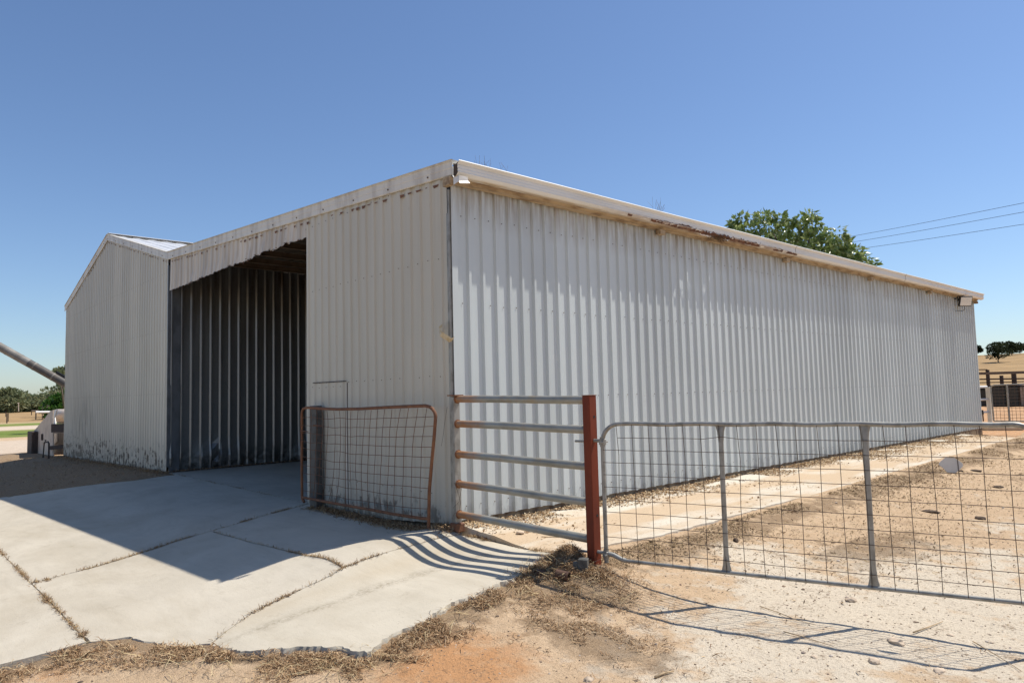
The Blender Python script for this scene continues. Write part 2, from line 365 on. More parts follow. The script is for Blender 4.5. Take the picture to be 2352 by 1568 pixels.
def ground_mat():
    m = NT('farm_soil')
    za = m.n('ShaderNodeAttribute', attribute_name='zone'); zb = m.n('ShaderNodeAttribute', attribute_name='zone_b')
    s1 = m.n('ShaderNodeSeparateColor'); m.l(za.outputs['Color'], s1.inputs[0]); s2 = m.n('ShaderNodeSeparateColor'); m.l(zb.outputs['Color'], s2.inputs[0])
    lawn, track, litter = s1.outputs; field, chalk, orange = s2.outputs
    n1 = m.noise(.8, 6, rough=.6, dist=.3); n2 = m.noise(5, 6, rough=.65); n3 = m.noise(45, 5, rough=.7); n4 = m.noise(160, 3)
    b = m.mix(m.ramp(n2, .35, .7), (.61, .445, .285), (.52, .36, .22))
    # chalky pale crust in patches
    cf = m.ramp(m.math('ADD', m.math('ADD', m.math('MULTIPLY', n1, .8), m.math('MULTIPLY', n2, .5)), m.math('MULTIPLY', chalk, .30)), .80, .90)
    b = m.mix(m.math('MULTIPLY', cf, .85), b, (.70, .61, .475))
    of = m.ramp(m.math('ADD', m.math('MULTIPLY', orange, .8), m.math('MULTIPLY', m.math('SUBTRACT', n2, .5), 1.2)), .25, .75)
    b = m.mix(m.math('MULTIPLY', of, .8), b, (.52, .25, .10))
    # crumbs of dung and dead leaf
    b = m.mix(m.math('MULTIPLY', m.ramp(n3, .55, .63), .55), b, (.27, .19, .12))
    b = m.mix(m.math('MULTIPLY', m.ramp(m.noise(19, 6, (1, 1.6, 1), .75), .60, .66), .7), b, (.15, .10, .065))
    b = m.mix(m.math('MULTIPLY', m.ramp(n4, .62, .68), .65), b, (.13, .09, .06))
    spot = m.ramp(m.math('ADD', m.noise(2.6, 6, rough=.7), m.math('MULTIPLY', m.math('SUBTRACT', n3, .5), .7)), .60, .70)
    b = m.mix(m.math('MULTIPLY', spot, .65), b, (.22, .15, .095))
    lf = m.ramp(m.math('ADD', litter, m.math('MULTIPLY', m.math('SUBTRACT', n2, .5), 1.6)), .35, .65)
    lc = m.mix(m.ramp(m.noise(110, 5, rough=.8), .40, .60), (.40, .28, .17), (.13, .085, .05))
    b = m.mix(m.math('MULTIPLY', lf, .8), b, lc)
    b = m.mix(track, b, m.mix(m.ramp(n2, .4, .6), (.60, .49, .38), (.54, .43, .32)))
    b = m.mix(field, b, m.mix(m.ramp(m.noise(.25, 6, (1, 1, 1)), .35, .65), (.40, .265, .13), (.30, .20, .10)))
    b = m.mix(lawn, b, m.mix(m.ramp(m.noise(.35, 6), .35, .65), (.13, .19, .035), (.20, .22, .06)))
    m.base(b); m.set(Roughness=.97, Specular_IOR_Level=.12)
    m.bump(m.math('ADD', m.math('MULTIPLY', n2, 2.0), m.math('ADD', n3, m.math('MULTIPLY', n4, .6))), .9, .016)
    return m.m
MAT['ground'] = ground_mat()

# ------------------------------------------------------------------ ground sheet
def zones(x, y):
    d = math.hypot(x-CAM.x, y-CAM.y)
    lawn = track = litter = field = chalk = orange = 0.
    if x < -26 and y > -60:
        e = noise.noise((x*.1, y*.1, 0))*1.5
        q = -x+e
        track = sm(q, 27.5, 28.5)*(1-sm(q, 41, 43)) + sm(q, 64, 65)*(1-sm(q, 73, 74))
        lawn = sm(q, 46, 48)*(1-sm(q, 64, 65)) + sm(q, 74, 75)*(1-sm(q, 86, 88))
        field = sm(q, 87, 89)
    if y > 26: 
        f2 = sm(y, 50, 58); field = max(field, f2); orange = .75*(1-f2)
    elif y > 17.5: orange = .75*sm(y, 18, 22)
    if -28 < x < -9.5 and y < 0: litter = .75
    if y < 0 and x > -1 and x < 3.2: orange = max(orange, 1.1*math.exp(-(((x-2.7)/.75)**2+((y+2.1)/.6)**2)), .5*math.exp(-(((x-3.3)/.8)**2+((y+2.6)/.5)**2)), .6*math.exp(-(((x-.2)/.4)**2+((y+3.95)/.3)**2)))
    # litter near the slab edges and the red post
    litter = max(litter, .95*math.exp(-(((x-2.2)/.7)**2+((y+.5)/.6)**2)), .9*math.exp(-(((x-3.0)/.8)**2+((y+1.1)/.35)**2)))
    if x > 1.5 and y > 0 and y < 22: litter = max(litter, .7*math.exp(-((x-2.1)/.30)**2))
    if y > 0 and x > 3 and y < 16: litter = max(litter, .72*math.exp(-(((x-3.3)/.7)**2+((y-3.3)/1.4)**2)), .6*math.exp(-(((x-3.5)/1.2)**2+((y-11)/2.0)**2)))
    if x < 2.6 and y < -.3 and y > -4.6:
        ex = interp(-y, [.3, 2.4, 2.6, 2.95, 3.3, 3.65, 4.4], [1.7, 2.05, 1.8, 1.3, .3, -.2, -.25])
        litter = max(litter, .9*math.exp(-(max(0, x-ex)/.45)**2))
    if x > 2.2 and y > -4: chalk = .85*math.exp(-(((x-4.0)/1.8)**2+((y-1.2)/2.2)**2))+.8*math.exp(-(((x-4.2)/.6)**2+((y+1.3)/.35)**2))+.18
    return lawn, min(1, track), litter, field, chalk, orange
def make_ground():
    N = 430; u = np.linspace(-1, 1, N); k = 8.6
    cx, cy = 2.6, -.6
    g = np.sinh(u*k)/math.sinh(k)*1800
    # keep the near cells fine: blend to a linear core
    g = np.sign(u)*np.where(np.abs(u) < .45, np.abs(u)/.45*5.0, 5.0+(np.sinh((np.abs(u)-.45)/.55*7.2)/math.sinh(7.2))*1800)
    xs = g+cx; ys = g+cy
    V = np.zeros((N*N, 3)); Z1 = np.ones((N*N, 4), np.float32); Z2 = np.ones((N*N, 4), np.float32)
    i = 0
    for y in ys:
        for x in xs:
            x = float(x); y_ = float(y); near = abs(x) < 60 and abs(y_) < 60
            V[i] = (x, y_, ter(x, y_)+(rough(x, y_) if near else 0))
            if abs(x) < 400 and abs(y_) < 400:
                z = zones(x, y_); Z1[i, :3] = z[:3]; Z2[i, :3] = z[3:]
            else: Z1[i, :3] = 0; Z2[i, :3] = (1, 0, 0)
            i += 1
    idx = np.arange(N*N).reshape(N, N)
    Fc = np.stack([idx[:-1, :-1], idx[:-1, 1:], idx[1:, 1:], idx[1:, :-1]], -1).reshape(-1, 4)
    me = bpy.data.meshes.new('ground'); me.from_pydata(V.tolist(), [], Fc.tolist())
    for nm, Z in (('zone', Z1), ('zone_b', Z2)):
        a = me.color_attributes.new(nm, 'FLOAT_COLOR', 'POINT'); a.data.foreach_set('color', Z.ravel())
    o = link_mesh('ground', me, MAT['ground'], smooth=True); tag(o, kind='structure')
make_ground()

# ------------------------------------------------------------------ concrete bays
def resample(P, step):
    out = []
    for i in range(len(P)):
        a = Vector(P[i]); b = Vector(P[(i+1) % len(P)]); n = max(1, int((b-a).length/step))
        for k in range(n): out.append(a+(b-a)*k/n)
    return out
def bay(name, poly, zf, mat, rough_edges=None, step=.12, skirt=.16, jag=.02, grid=.2):
    pts = resample(poly, step); N = len(pts); P2 = []
    cen = sum(pts, Vector((0, 0)))/N
    for i, p in enumerate(pts):
        r = rough_edges(p.x, p.y) if rough_edges else 0
        j = noise.noise((p.x*2.2, p.y*2.2, 5))*jag*1.8*r + noise.noise((p.x*11, p.y*11, 8))*jag*.8*r + noise.noise((p.x*31, p.y*31, 8))*jag*.6*r + noise.noise((p.x*7, p.y*7, 2))*.003
        tdir = (pts[(i+1) % N]-pts[i-1]).normalized(); nrm = Vector((tdir.y, -tdir.x))
        P2.append(p+nrm*j)
    xs = [p.x for p in P2]; ys = [p.y for p in P2]; inner = []
    def inside(x, y):
        c = False; j = N-1
        for i in range(N):
            if (P2[i].y > y) != (P2[j].y > y) and x < (P2[j].x-P2[i].x)*(y-P2[i].y)/(P2[j].y-P2[i].y)+P2[i].x: c = not c
            j = i
        return c
    x = min(xs)+grid/2
    while x < max(xs):
        y = min(ys)+grid/2
        while y < max(ys):
            if inside(x, y): inner.append(Vector((x+random.uniform(-.2, .2)*grid, y+random.uniform(-.2, .2)*grid)))
            y += grid
        x += grid
    res = delaunay_2d_cdt(P2+inner, [(i, (i+1) % N) for i in range(N)], [list(range(N))], 1, 1e-5)
    vs, fs = res[0], res[2]
    V = [(v.x, v.y, zf(v.x, v.y)+.003*noise.noise((v.x*2, v.y*2, 9))) for v in vs]
    Fc = [list(f) for f in fs]
    # boundary skirt with a broken face where the edge is exposed
    loop = [tuple(p) for p in P2]; n0 = len(V)
    for k in range(3):
        for p in P2:
            r = rough_edges(p.x, p.y) if rough_edges else 0
            z = zf(p.x, p.y)+.003*noise.noise((p.x*2, p.y*2, 9))
            i = P2.index(p) if False else 0
            if k == 0: V.append((p.x, p.y, z))
            else:
                d = (p-cen).normalized()
                o_ = r*(.010+random.uniform(-.012, .016)) if k == 1 else r*(.026+random.uniform(-.014, .018))
                V.append((p.x+d.x*o_, p.y+d.y*o_, z-(.022+r*random.uniform(-.008, .012) if k == 1 else skirt)))
    for k in range(2):
        for i in range(N):
            a = n0+k*N+i; b = n0+k*N+(i+1) % N; Fc.append([a, a+N, b+N, b])
    me = bpy.data.meshes.new(name); me.from_pydata(V, [], Fc); me.update()
    o = link_mesh(name, me, mat); tag(o, kind='structure'); autosmooth(o, 30); return o
J2 = [(-2.86, -3.64), (-2.91, -3.23), (-2.97, -2.69), (-3.04, -2.1), (-3.01, -1.64), (-3.13, -1.23), (-3.36, -.7), (-3.49, -.39), (-3.66, .0)]
J4 = [(.86, -3.0), (.69, -2.83), (.49, -2.56), (.40, -2.3), (.345, -2.01), (.33, -1.74), (.28, -1.57), (.26, -1.2), (.25, -.93), (.23, -.68), (.21, -.43), (.225, -.13)]
G = .006
expo = lambda x, y: 1.0 if ((x > 1.45 and y < -.15) or (x > .9 and y < -2.4) or (y < -3.0 and x > .0)) else (.25 if (y < -3 and x > -1) else .12)
bay('concrete_slab', [(x-G, y) for x, y in J2[:-1]]+[(-3.67, -G), (-9.92, -G), (-10.06, -.2), (-10.07, -.85), (-10.8, -1.63), (-11.74, -2.3), (-12.4, -2.88), (-13.2, -3.64+G)], slab_z, MAT['conc2'])
bay('concrete_slab', [(x+G, y) for x, y in J2[:5]][::-1]+[(-2.86+G, -3.64+G), (-.6, -3.64+G), (-.13, -3.62), (.05, -3.40), (.26, -3.34), (.5, -3.23), (.72, -3.17), (.86-G, -3.02)]+[(x-G, y) for x, y in J4[1:6]]+[(.28-G, -1.58), (-.36, -1.585), (-.7, -1.565), (-1.23, -1.60), (-1.83, -1.645), (-2.42, -1.665), (-2.93, -1.685)], slab_z, MAT['conc2'], expo, step=.03, jag=.03)
bay('concrete_slab', [(-3.0, -1.66+G), (-2.42, -1.65+G), (-1.83, -1.63+G), (-1.23, -1.585+G), (-.7, -1.55+G), (-.36, -1.57+G), (.28-G, -1.56+G)]+[(x-G, y) for x, y in J4[7:]]+[(.1, -.03), (-.05, .03), (-3.64, .03)]+[(x+G, y) for x, y in J2[4:-1]][::-1], slab_z, MAT['conc2'])
bay('concrete_slab', [(x+G, y) for x, y in J4]+[(.42, -.0), (.62, .045), (.86, .045), (1.19, .03), (1.54, .0), (1.66, -.08), (1.66, -.32), (1.68, -.48), (1.80, -.77), (1.85, -1.03), (1.88, -1.34), (1.95, -1.65), (2.01, -1.9), (2.08, -2.18), (2.17, -2.33), (2.20, -2.44), (2.1, -2.50), (1.93, -2.50), (1.75, -2.62), (1.62, -2.74), (1.33, -2.94), (1.1, -2.97)][::1], slab_z, MAT['conc'], expo, step=.025, jag=.045, grid=.12)
bay('concrete_slab', [(-.16, -3.64-G), (-2.86, -3.64-G), (-5.5, -3.64-G), (-13.2, -3.64-G), (-16, -6), (-16, -9), (-.4, -9), (-.25, -5), (-.20, -4.2)][::-1], slab_z, MAT['conc2'])
bay('shed_floor', [(-10.55, .0+G), (-.08, .04), (-.08, 20.4), (-10.55, 20.4)], slab_z, MAT['conc2'], grid=.5, step=.4)
bay('path', [(.03, .06), (.42, .02), (.62, .065), (.86, .065), (1.19, .05), (1.54, .03), (1.66, .3), (1.70, .8), (1.79, 1.4), (1.77, 2.2), (1.75, 3.2), (1.72, 4.4), (1.80, 5.6), (1.81, 7.1), (1.78, 9.2), (1.70, 12), (1.66, 18.3), (.03, 18.4)], path_z, MAT['path'], lambda x, y: .8 if x > 1.5 else .1, step=.06, jag=.03, grid=.2)

# ------------------------------------------------------------------ the shed
shed = thing('farm_shed', (-10.6, 0, 0), 'long low steel farm shed clad in pale ribbed sheeting with an open doorway', 'shed')
XV, XR, XL, ZV, ZR, ZC, L = -10.63, -16.35, -22.23, 4.90, 6.37, 4.2132, 20.53
def roof_z(x):
    if x >= XV: return ZC+(ZV-ZC)*(-x)/(-XV)
    if x >= XR: return ZV+(ZR-ZV)*(XV-x)/(XV-XR)
    return ZR-(ZR-ZV)*(XR-x)/(XR-XL)
MAT['screw'] = simple('rusty_screw_heads', (.13, .09, .06), .6, .3, .2, 20)
P_SIDE = [(0, 0), (.150, 0), (.166, .031), (.201, .031), (.217, 0)]
P_FRONT = [(0, 0), (.088, 0), (.106, .019), (.198, .019), (.217, 0)]
P_IN = [(0, 0), (.148, 0), (.180, .034), (.208, .034), (.2205, 0)]
def sheet(name, mat, parent, u0, u1, place, prof, z0, z1, phase=0, rows=10, warp=.003, seed=0, screws=(), breaks=(), extra=()):
    """ribbed wall sheet; place(u, n, z) -> world; z0/z1 functions of u"""
    pitch = prof[-1][0]; us = []
    k = math.floor((u0-phase)/pitch)
    while True:
        b = phase+k*pitch
        for (a, h) in prof[:-1]:
            if u0-1e-6 <= b+a <= u1+1e-6: us.append((b+a, h))
        if b > u1: break
        k += 1
    def hh(u):
        a = (u-phase) % pitch
        return interp(a, [p[0] for p in prof], [p[1] for p in prof])
    us = [(u0, hh(u0))]+[q for q in us if u0+1e-4 < q[0] < u1-1e-4]
    us += [(u1, hh(u1))]
    for bk in breaks: us += [(bk-1e-4, hh(bk)), (bk+1e-4, hh(bk))]
    us.sort()
    m = MB(); n = len(us)
    for r in range(rows+1):
        for (u, h) in us:
            a, b = z0(u), z1(u); z = a+(b-a)*r/rows
            wv = warp*(noise.noise((u*.9, z*.7, seed))*2+noise.noise((u*3.1, z*1.3, seed+5)))
            m.v.append(tuple(place(u, h+wv, z)))
    for r in range(rows):
        for i in range(n-1): m.f.append((r*n+i, r*n+i+1, (r+1)*n+i+1, (r+1)*n+i))
    sc = MB()
    for (zs, off, every) in screws:
        k = math.ceil((u0-phase-off)/pitch)
        while phase+k*pitch+off < u1:
            u = phase+k*pitch+off; k += 1
            if random.random() < .06 or k % every: continue
            zz = zs+random.uniform(-.008, .008)
            if not (z0(u)+.03 < zz < z1(u)-.02): continue
            c = Vector(place(u, hh(u)+.004, zz)); q = Vector(place(u, hh(u)+.008, zz))
            sc.tube([c, q], .0068, 6)
    return m.build(name, mat, parent, extra=[(sc, MAT['screw'])]+list(extra) if sc.v else list(extra))
def rust_fringe(a, b):      # rusty bite marks where the sheets meet the barge boards
    m = MB(); x = a
    while x < b-.1:
        dx = random.uniform(.05, .14); z1 = roof_z(x)-.215; h_ = random.uniform(.012, .05)
        if random.random() < .7: m.quad((x, -.0225, z1), (x+dx, -.0225, roof_z(x+dx)-.215), (x+dx*.8, -.0225, roof_z(x+dx)-.215-h_*.6), (x+dx*.2, -.0225, z1-h_))
        x += dx+random.uniform(.02, .12)
    return m
fy = lambda u, n, z: (u, -n, z)
fx = lambda u, n, z: (n, u, z)
# left gable front wall
def foot_left(u): return interp(-u, [10.6, 13.7, 16.7, 22.3], [-.10, -.19, -.25, -.35])+.035*noise.noise((u*5, 0, 0))
sheet('gable_wall', MAT['frontL'], shed, XL, XV-.02, fy, P_FRONT, foot_left, lambda u: roof_z(u)-.12, .03, 14, .006, 1,
      screws=((4.45, .15, 1), (3.13, .15, 1), (1.66, .15, 1), (.12, .15, 1)), breaks=(XR,), extra=[(rust_fringe(XL, XR), MAT['rustwire']), (rust_fringe(XR, XV-.03), MAT['rustwire'])])
# front wall right of the doorway
def foot_right(u): return interp(u, [-3.67, -1.5, -.4, 0], [-.16, -.10, -.02, .015])+.012*noise.noise((u*9, 1, 0))
sheet('front_wall', MAT['frontR'], shed, -3.67, -.035, fy, P_FRONT, foot_right, lambda u: roof_z(u)-.11, -3.60, 14, .004, 2,
      screws=((4.12, .15, 1), (3.11, .15, 1), (1.705, .15, 1), (.33, .15, 1)), extra=[(rust_fringe(-3.65, -.05), MAT['rustwire'])])
# ragged strip over the doorway
def foot_lintel(u):
    z = 4.0+.012*noise.noise((u*1.3, 3, 0))+.03*noise.noise((u*11, 1, 4))
    if -8 < u < -4.2 and noise.noise((u*4, 2, 2)) > .25: z += .03
    return z
def lint(u, n, z):
    k = max(0, 4.25-z)/.25*(.5+noise.noise((u*3.3, 7, 0))); return (u, -n-.05*k*(1 if -9 < u < -4 else .2), z)
MAT['lintel'] = cladding('rust_edged_sheeting', (.64, .58, .49), (.36, .31, .25), rust=.4, rough=.5, streak=.9)
m = MB()
for i in range(150):
    u = random.uniform(-10.4, -3.8); z = foot_lintel(u)+random.uniform(-.015, .01); s_ = random.uniform(.012, .035)
    p = Vector(lint(u, .02, z)); m.quad(p, p+Vector((s_*2, -.01, 0)), p+Vector((s_*1.5, random.uniform(-.05, -.01), -s_)), p+Vector((0, -.01, -s_*.8)))
torn = m
sheet('door_header', MAT['lintel'], shed, XV+.08, -3.67, lint, P_FRONT, foot_lintel, lambda u: roof_z(u)-.11, .02, 6, .006, 3, extra=[(torn, MAT['rust']), (rust_fringe(XV+.05, -3.7), MAT['rustwire'])])
# side wall
sheet('side_wall', MAT['side'], shed, .02, L, fx, P_SIDE, lambda u: .035+.01*noise.noise((u*4, 0, 1))+.005*(1 if u < 1.2 else 0), lambda u: 4.02, .095, 6, .0012, 4,
      screws=((3.62, .075, 1), (2.555, .075, 1), (1.42, .075, 1), (.20, .075, 1)))
# back and far left walls
sheet('back_wall', MAT['front'], shed, XL, 0, lambda u, n, z: (u, L+n, z), P_FRONT, lambda u: -.2, lambda u: roof_z(u)-.1, 0, 4, .003, 6, breaks=(XR, XV))
sheet('left_wall', MAT['front'], shed, 0, L, lambda u, n, z: (XL-n, u, z), P_FRONT, lambda u: -.5, lambda u: ZV-.05, 0, 4, .003, 7)
# inner wall seen through the doorway, buckled at its foot
def inner(u, n, z):
    k = sm(.75-z, 0, .6)*.075*noise.noise((u*1.7, z*2.2, 11))*(1+noise.noise((u*6, z*4, 3)))
    k += .10*math.exp(-(((u-1.05)/.10)**2+((z-.2)/.32)**2))*noise.noise((u*14, z*9, 2))*1.8
    return (XV+n+.02+k, u, z)
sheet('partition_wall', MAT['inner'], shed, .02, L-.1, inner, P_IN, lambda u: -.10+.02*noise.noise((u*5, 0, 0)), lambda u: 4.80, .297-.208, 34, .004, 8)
MAT['fcorner'] = simple('dull_zinc_flashing', (.20, .21, .22), .45, .6, .15, 5, stretch=(1, 1, .5))
m = MB(); m.box((XV+.035, .13, 3.3), (.008, .25, 2.9)); m.box((XV+.045, .125, .85), (.008, .23, 2.0)); m.build('door_flashing', MAT['fcorner'], shed)
# dark line of rotted footing under the inner wall
m = MB(); m.box((XV+.03, 10.2, -.13), (.10, 20.2, .09)); m.build('footing', MAT['darktimber'], shed)
# concrete footing under the side wall
MAT['footc'] = simple('stained_footing', (.25, .19, .12), .9, 0, .3, 6, c2=(.10, .06, .035), bump=.3)
m = MB(); m.box((-.055, L/2, -.05), (.09, L, .19)); m.build('footing', MAT['footc'], shed)
# roofs: ribs run down the slope
def roof(name, xa, za, xb, zb, y0, y1):
    prof = [(0, 0), (.20, 0), (.225, .02), (.36, .02), (.385, .0)]; m = MB(); k = 0; pts = []
    while y0+k*.40 < y1:
        for a, h in prof:
            if y0+k*.40+a <= y1: pts.append((y0+k*.40+a, h))
        k += 1
    for (x, z) in ((xa, za), (xb, zb)):
        for (y, h) in pts: m.v.append((x, y, z+h))
    n = len(pts)
    for i in range(n-1): m.f.append((i, n+i, n+i+1, i+1) if xb > xa else (i, i+1, n+i+1, n+i))
    return m.build(name, MAT['roof'], shed)
roof('lean_to_roof', XV+.05, ZV-.055, .165, ZC-.066, -.02, L+.03)
roof('gable_roof', XR, ZR-.02, XV+.02, ZV-.02, -.02, L+.03)
roof('gable_roof', XR, ZR-.02, XL-.12, ZV-.05, -.02, L+.03)
m = MB()
for s_ in (-1, 1): m.quad((XR, -.03, ZR+.055), (XR, L+.04, ZR+.055), (XR+s_*.2, L+.04, ZR-.0), (XR+s_*.2, -.03, ZR-.0))
m.build('ridge_cap', MAT['gutter'], shed)
# barge boards with a folded bead
def barge(name, xa, za, xb, zb, h=.19, y=-.045):
    m = MB(); d = Vector((xb-xa, 0, zb-za)); Ln = d.length
    prof = [(-.02, .045), (0, .05), (0, .03), (-.006, .024), (0, .018), (0, -.05), (.004, -.056), (0, -.062), (0, -h+.06), (.012, -h+.05)]
    for (x, z) in ((xa, za), (xb, zb)):
        m.v.append((x, .10, z+.045))
        for (dy, dz) in prof: m.v.append((x, y+dy*1.0, z+dz))
    n = len(prof)+1
    for i in range(n-1): m.f.append((i, i+1, n+i+1, n+i))
    sc = MB(); k = 0
    while k*.9+.4 < Ln:
        t = (k*.9+.4)/Ln; x = xa+(xb-xa)*t; z = za+(zb-za)*t; k += 1; sc.tube([(x, y, z-h+.105), (x, y-.012, z-h+.105)], .011, 6)
    return m.build(name, MAT['flash'], shed, extra=[(sc, MAT['screw'])])
barge('barge_board', XV, ZV-.03, .135, ZC-.03)
barge('barge_board', XV-.005, ZV-.03, XR, ZR-.03)
barge('barge_board', XR-.005, ZR-.03, XL-.12, ZV-.04)
# gutter on the side eave
GP = [(.155, 4.14), (.15, 4.03), (.165, 4.005), (.195, 4.003), (.222, 4.007), (.242, 4.018), (.258, 4.034), (.268, 4.050), (.259, 4.060), (.265, 4.089), (.256, 4.099), (.262, 4.126), (.254, 4.136), (.289, 4.170), (.296, 4.173), (.286, 4.185), (.280, 4.180)]
def extrude_y(name, prof, ys, mat, parent, zf=lambda y: 0, hole=None):
    m = MB()
    for y in ys:
        for (x, z) in prof: m.v.append((x, y, z+zf(y)))
    n = len(prof)
    for k in range(len(ys)-1):
        for i in range(n-1):
            if hole and hole((ys[k]+ys[k+1])/2, i): continue
            m.f.append((k*n+i, k*n+i+1, (k+1)*n+i+1, (k+1)*n+i))
    return m.build(name, mat, parent)
ysg = sorted([-.065+i*(L+.2)/60 for i in range(61)]+[4.2+i*.033 for i in range(140)])
def rot_hole(y, i):      # where the belly has rusted right through
    return 4.9 < y < 5.95 and 2 <= i <= 6 and (noise.noise((y*7, i*.8, 3)) > -.45 and 5.0 < y < 5.85)
sag = lambda y: .006*noise.noise((y*.35, 0, 0))
gut = extrude_y('gutter', GP, ysg, MAT['gutterm'], shed, sag, rot_hole); autosmooth(gut, 20)
m = MB(); yy = 2.7; base_i = 0
while yy < 8.3:        # eaten, flaking rim along the belly
    amp = min(1, (yy-2.5)/1.8, (8.5-yy)/1.2); lo = 4.012-.014*amp*random.random(); hi = 4.03+.045*amp*random.random()*(1+noise.noise((yy*3, 0, 5)))
    m.v += [(.236+random.uniform(0, .01), yy, lo), (.253, yy, (lo+hi)/2), (interp(hi, [4.018, 4.034, 4.05, 4.06, 4.09], [.246, .262, .272, .268, .270]), yy, hi)]
    if base_i and noise.noise((yy*1.9, 4, 2)) > (-.6 if 4.6 < yy < 6.6 else -.02): n0 = len(m.v)-6; m.f += [(n0, n0+1, n0+4, n0+3), (n0+1, n0+2, n0+5, n0+4)]
    base_i = 1; yy += random.uniform(.02, .05)
m.build('rusted_rim', rust_mat('flaking_rust', (.15, .06, .028), (.06, .03, .02), .9), gut)
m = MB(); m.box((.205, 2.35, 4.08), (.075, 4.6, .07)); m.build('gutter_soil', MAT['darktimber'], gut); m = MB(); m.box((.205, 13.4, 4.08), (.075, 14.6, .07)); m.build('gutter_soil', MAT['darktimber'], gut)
for yj in (8.2, 14.0):
    m = MB(); m.tube([(x+.003, yj, z+sag(yj)) for x, z in GP[3:]], .004, 4); m.build('joint', MAT['galv'], gut)
# eave board and the sheets' underside behind the gutter
m = MB(); m.poly([(.035, -.03, 3.965), (.035, L+.1, 3.965), (.15, L+.1, 4.03), (.15, -.03, 4.03)]); m.box((.068, L/2, 3.985), (.05, L+.1, .03)); m.build('eave_board', MAT['soffit'], shed)
for y in (4.06, 8.15, 12.26, 16.3, 20.45):
    m = MB(); m.box((.09, y, 3.925), (.10, .13, .075), bev=.006); m.build('rafter_end', MAT['soffit'], shed)
m = MB(); m.box((.045, -.035, 3.985), (.15, .07, .10), bev=.004); m.build('rafter_end', MAT['soffit'], shed)
# folded outlet bracket at the front end of the gutter
m = MB(); a = .17; m.quad((a, -.06, 4.0), (a+.115, -.06, 4.0), (a+.11, -.065, 3.93), (a+.01, -.065, 3.91)); m.quad((a+.115, -.06, 4.0), (a+.115, .06, 4.0), (a+.115, .07, 3.955), (a+.11, -.065, 3.93))
m.quad((a+.11, -.065, 3.93), (a+.115, .07, 3.955), (a+.14, .075, 3.925), (a+.135, -.07, 3.90)); m.build('outlet', MAT['gutter'], shed)
m = MB(); m.box((.146, .005, 4.115), (.018, .075, .125)); m.poly([(x-.002 if x > .2 else x+.004, -.045, z+.004) for x, z in GP]); m.build('gutter_end_shade', MAT['darktimber'], gut)  # added dark box and end face stand in for shade inside the open gutter
# corner trim: galvanised channel between the two claddings
m = MB(); m.box((-.012, -.004, 2.55), (.045, .03, 2.15)); m.box((-.012, -.004, .77), (.045, .03, 1.42)); m.box((.018, -.012, 1.95), (.004, .045, 3.9)); m.build('corner_channel', MAT['galv'], shed)
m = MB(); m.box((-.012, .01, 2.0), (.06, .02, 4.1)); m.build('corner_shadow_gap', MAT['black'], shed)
m = MB(); m.box((.035, .045, 2.0), (.006, .085, 3.9)); m.build('corner_flashing', MAT['side'], shed)
# jamb edge
m = MB(); m.box((-3.665, .03, 2.1), (.012, .07, 4.3)); m.build('door_jamb', MAT['flash'], shed)
m = MB(); m.box((XV+.005, -.004, 2.3), (.05, .055, 4.6)); m.build('door_jamb', MAT['fcorner'], shed)
MAT['purlin'] = simple('brown_purlin', (.15, .10, .065), .7, 0, .2, 4)
# steel frame inside: purlins and rafters
for i, x in enumerate((-1.3, -2.6, -3.9, -5.2, -6.5, -7.9, -9.2, -10.3)):
    m = MB(); z = roof_z(x)-.16; m.box((x, L/2, z), (.06, L-.2, .12)); m.box((x+.04, L/2, z-.055), (.05, L-.2, .012)); m.build('purlin', MAT['purlin'], shed)
for y in (5.1, 10.2, 15.3):
    m = MB(); m.beam((XV+.1, y, ZV-.33), (-.1, y, ZC-.33), .08, .18); m.build('rafter', MAT['darktimber'], shed)
# patch sheet screwed low on the front wall
sheet('patch_sheet', MAT['frontR'], shed, -3.45, -2.43, lambda u, n, z: (u, -n-.009, z), P_FRONT, lambda u: -.05, lambda u: 1.70+.006*(u+3), -3.60, 6, .003, 12, screws=((1.64, .15, 1),))
m = MB(); m.box((-2.43, -.022, .82), (.02, .012, 1.74)); m.build('patch_edge', MAT['flash'], shed)
m = MB(); m.box((-2.413, -.0215, .80), (.014, .004, 1.78)); m.box((-2.93, -.0315, 1.712), (1.02, .004, .012)); m.build('patch_edge_shade', MAT['darktimber'], shed)  # thin dark strips added as painted shading along the patch sheet's edges
# bent strip of flashing peeling off the corner
m = MB(); pts = [at(1020, 740, 1, -.05), at(1008, 750, 1, -.10), at(1010, 772, 1, -.12), at(1032, 786, 1, -.06), at(1038, 783, 1, -.02)]
for i in range(len(pts)-1):
    a, b = pts[i], pts[i+1]; o_ = Vector((.075, .0, .03)) if i < 2 else Vector((.01, .01, .07))
    if i == 2: o_ = Vector((.045, 0, .055))
    a2 = Vector((.06, 0, .02)) if i in (1, 2) else o_
    m.quad(a, b, b+(Vector((.05, 0, .045)) if i >= 1 else o_), a+(Vector((.05, 0, .045)) if i >= 2 else o_))
MAT['aged'] = simple('yellowed_flashing', (.55, .47, .32), .5, 0, .2, 15, c2=(.42, .30, .14))
m.build('bent_flashing', MAT['aged'], shed)

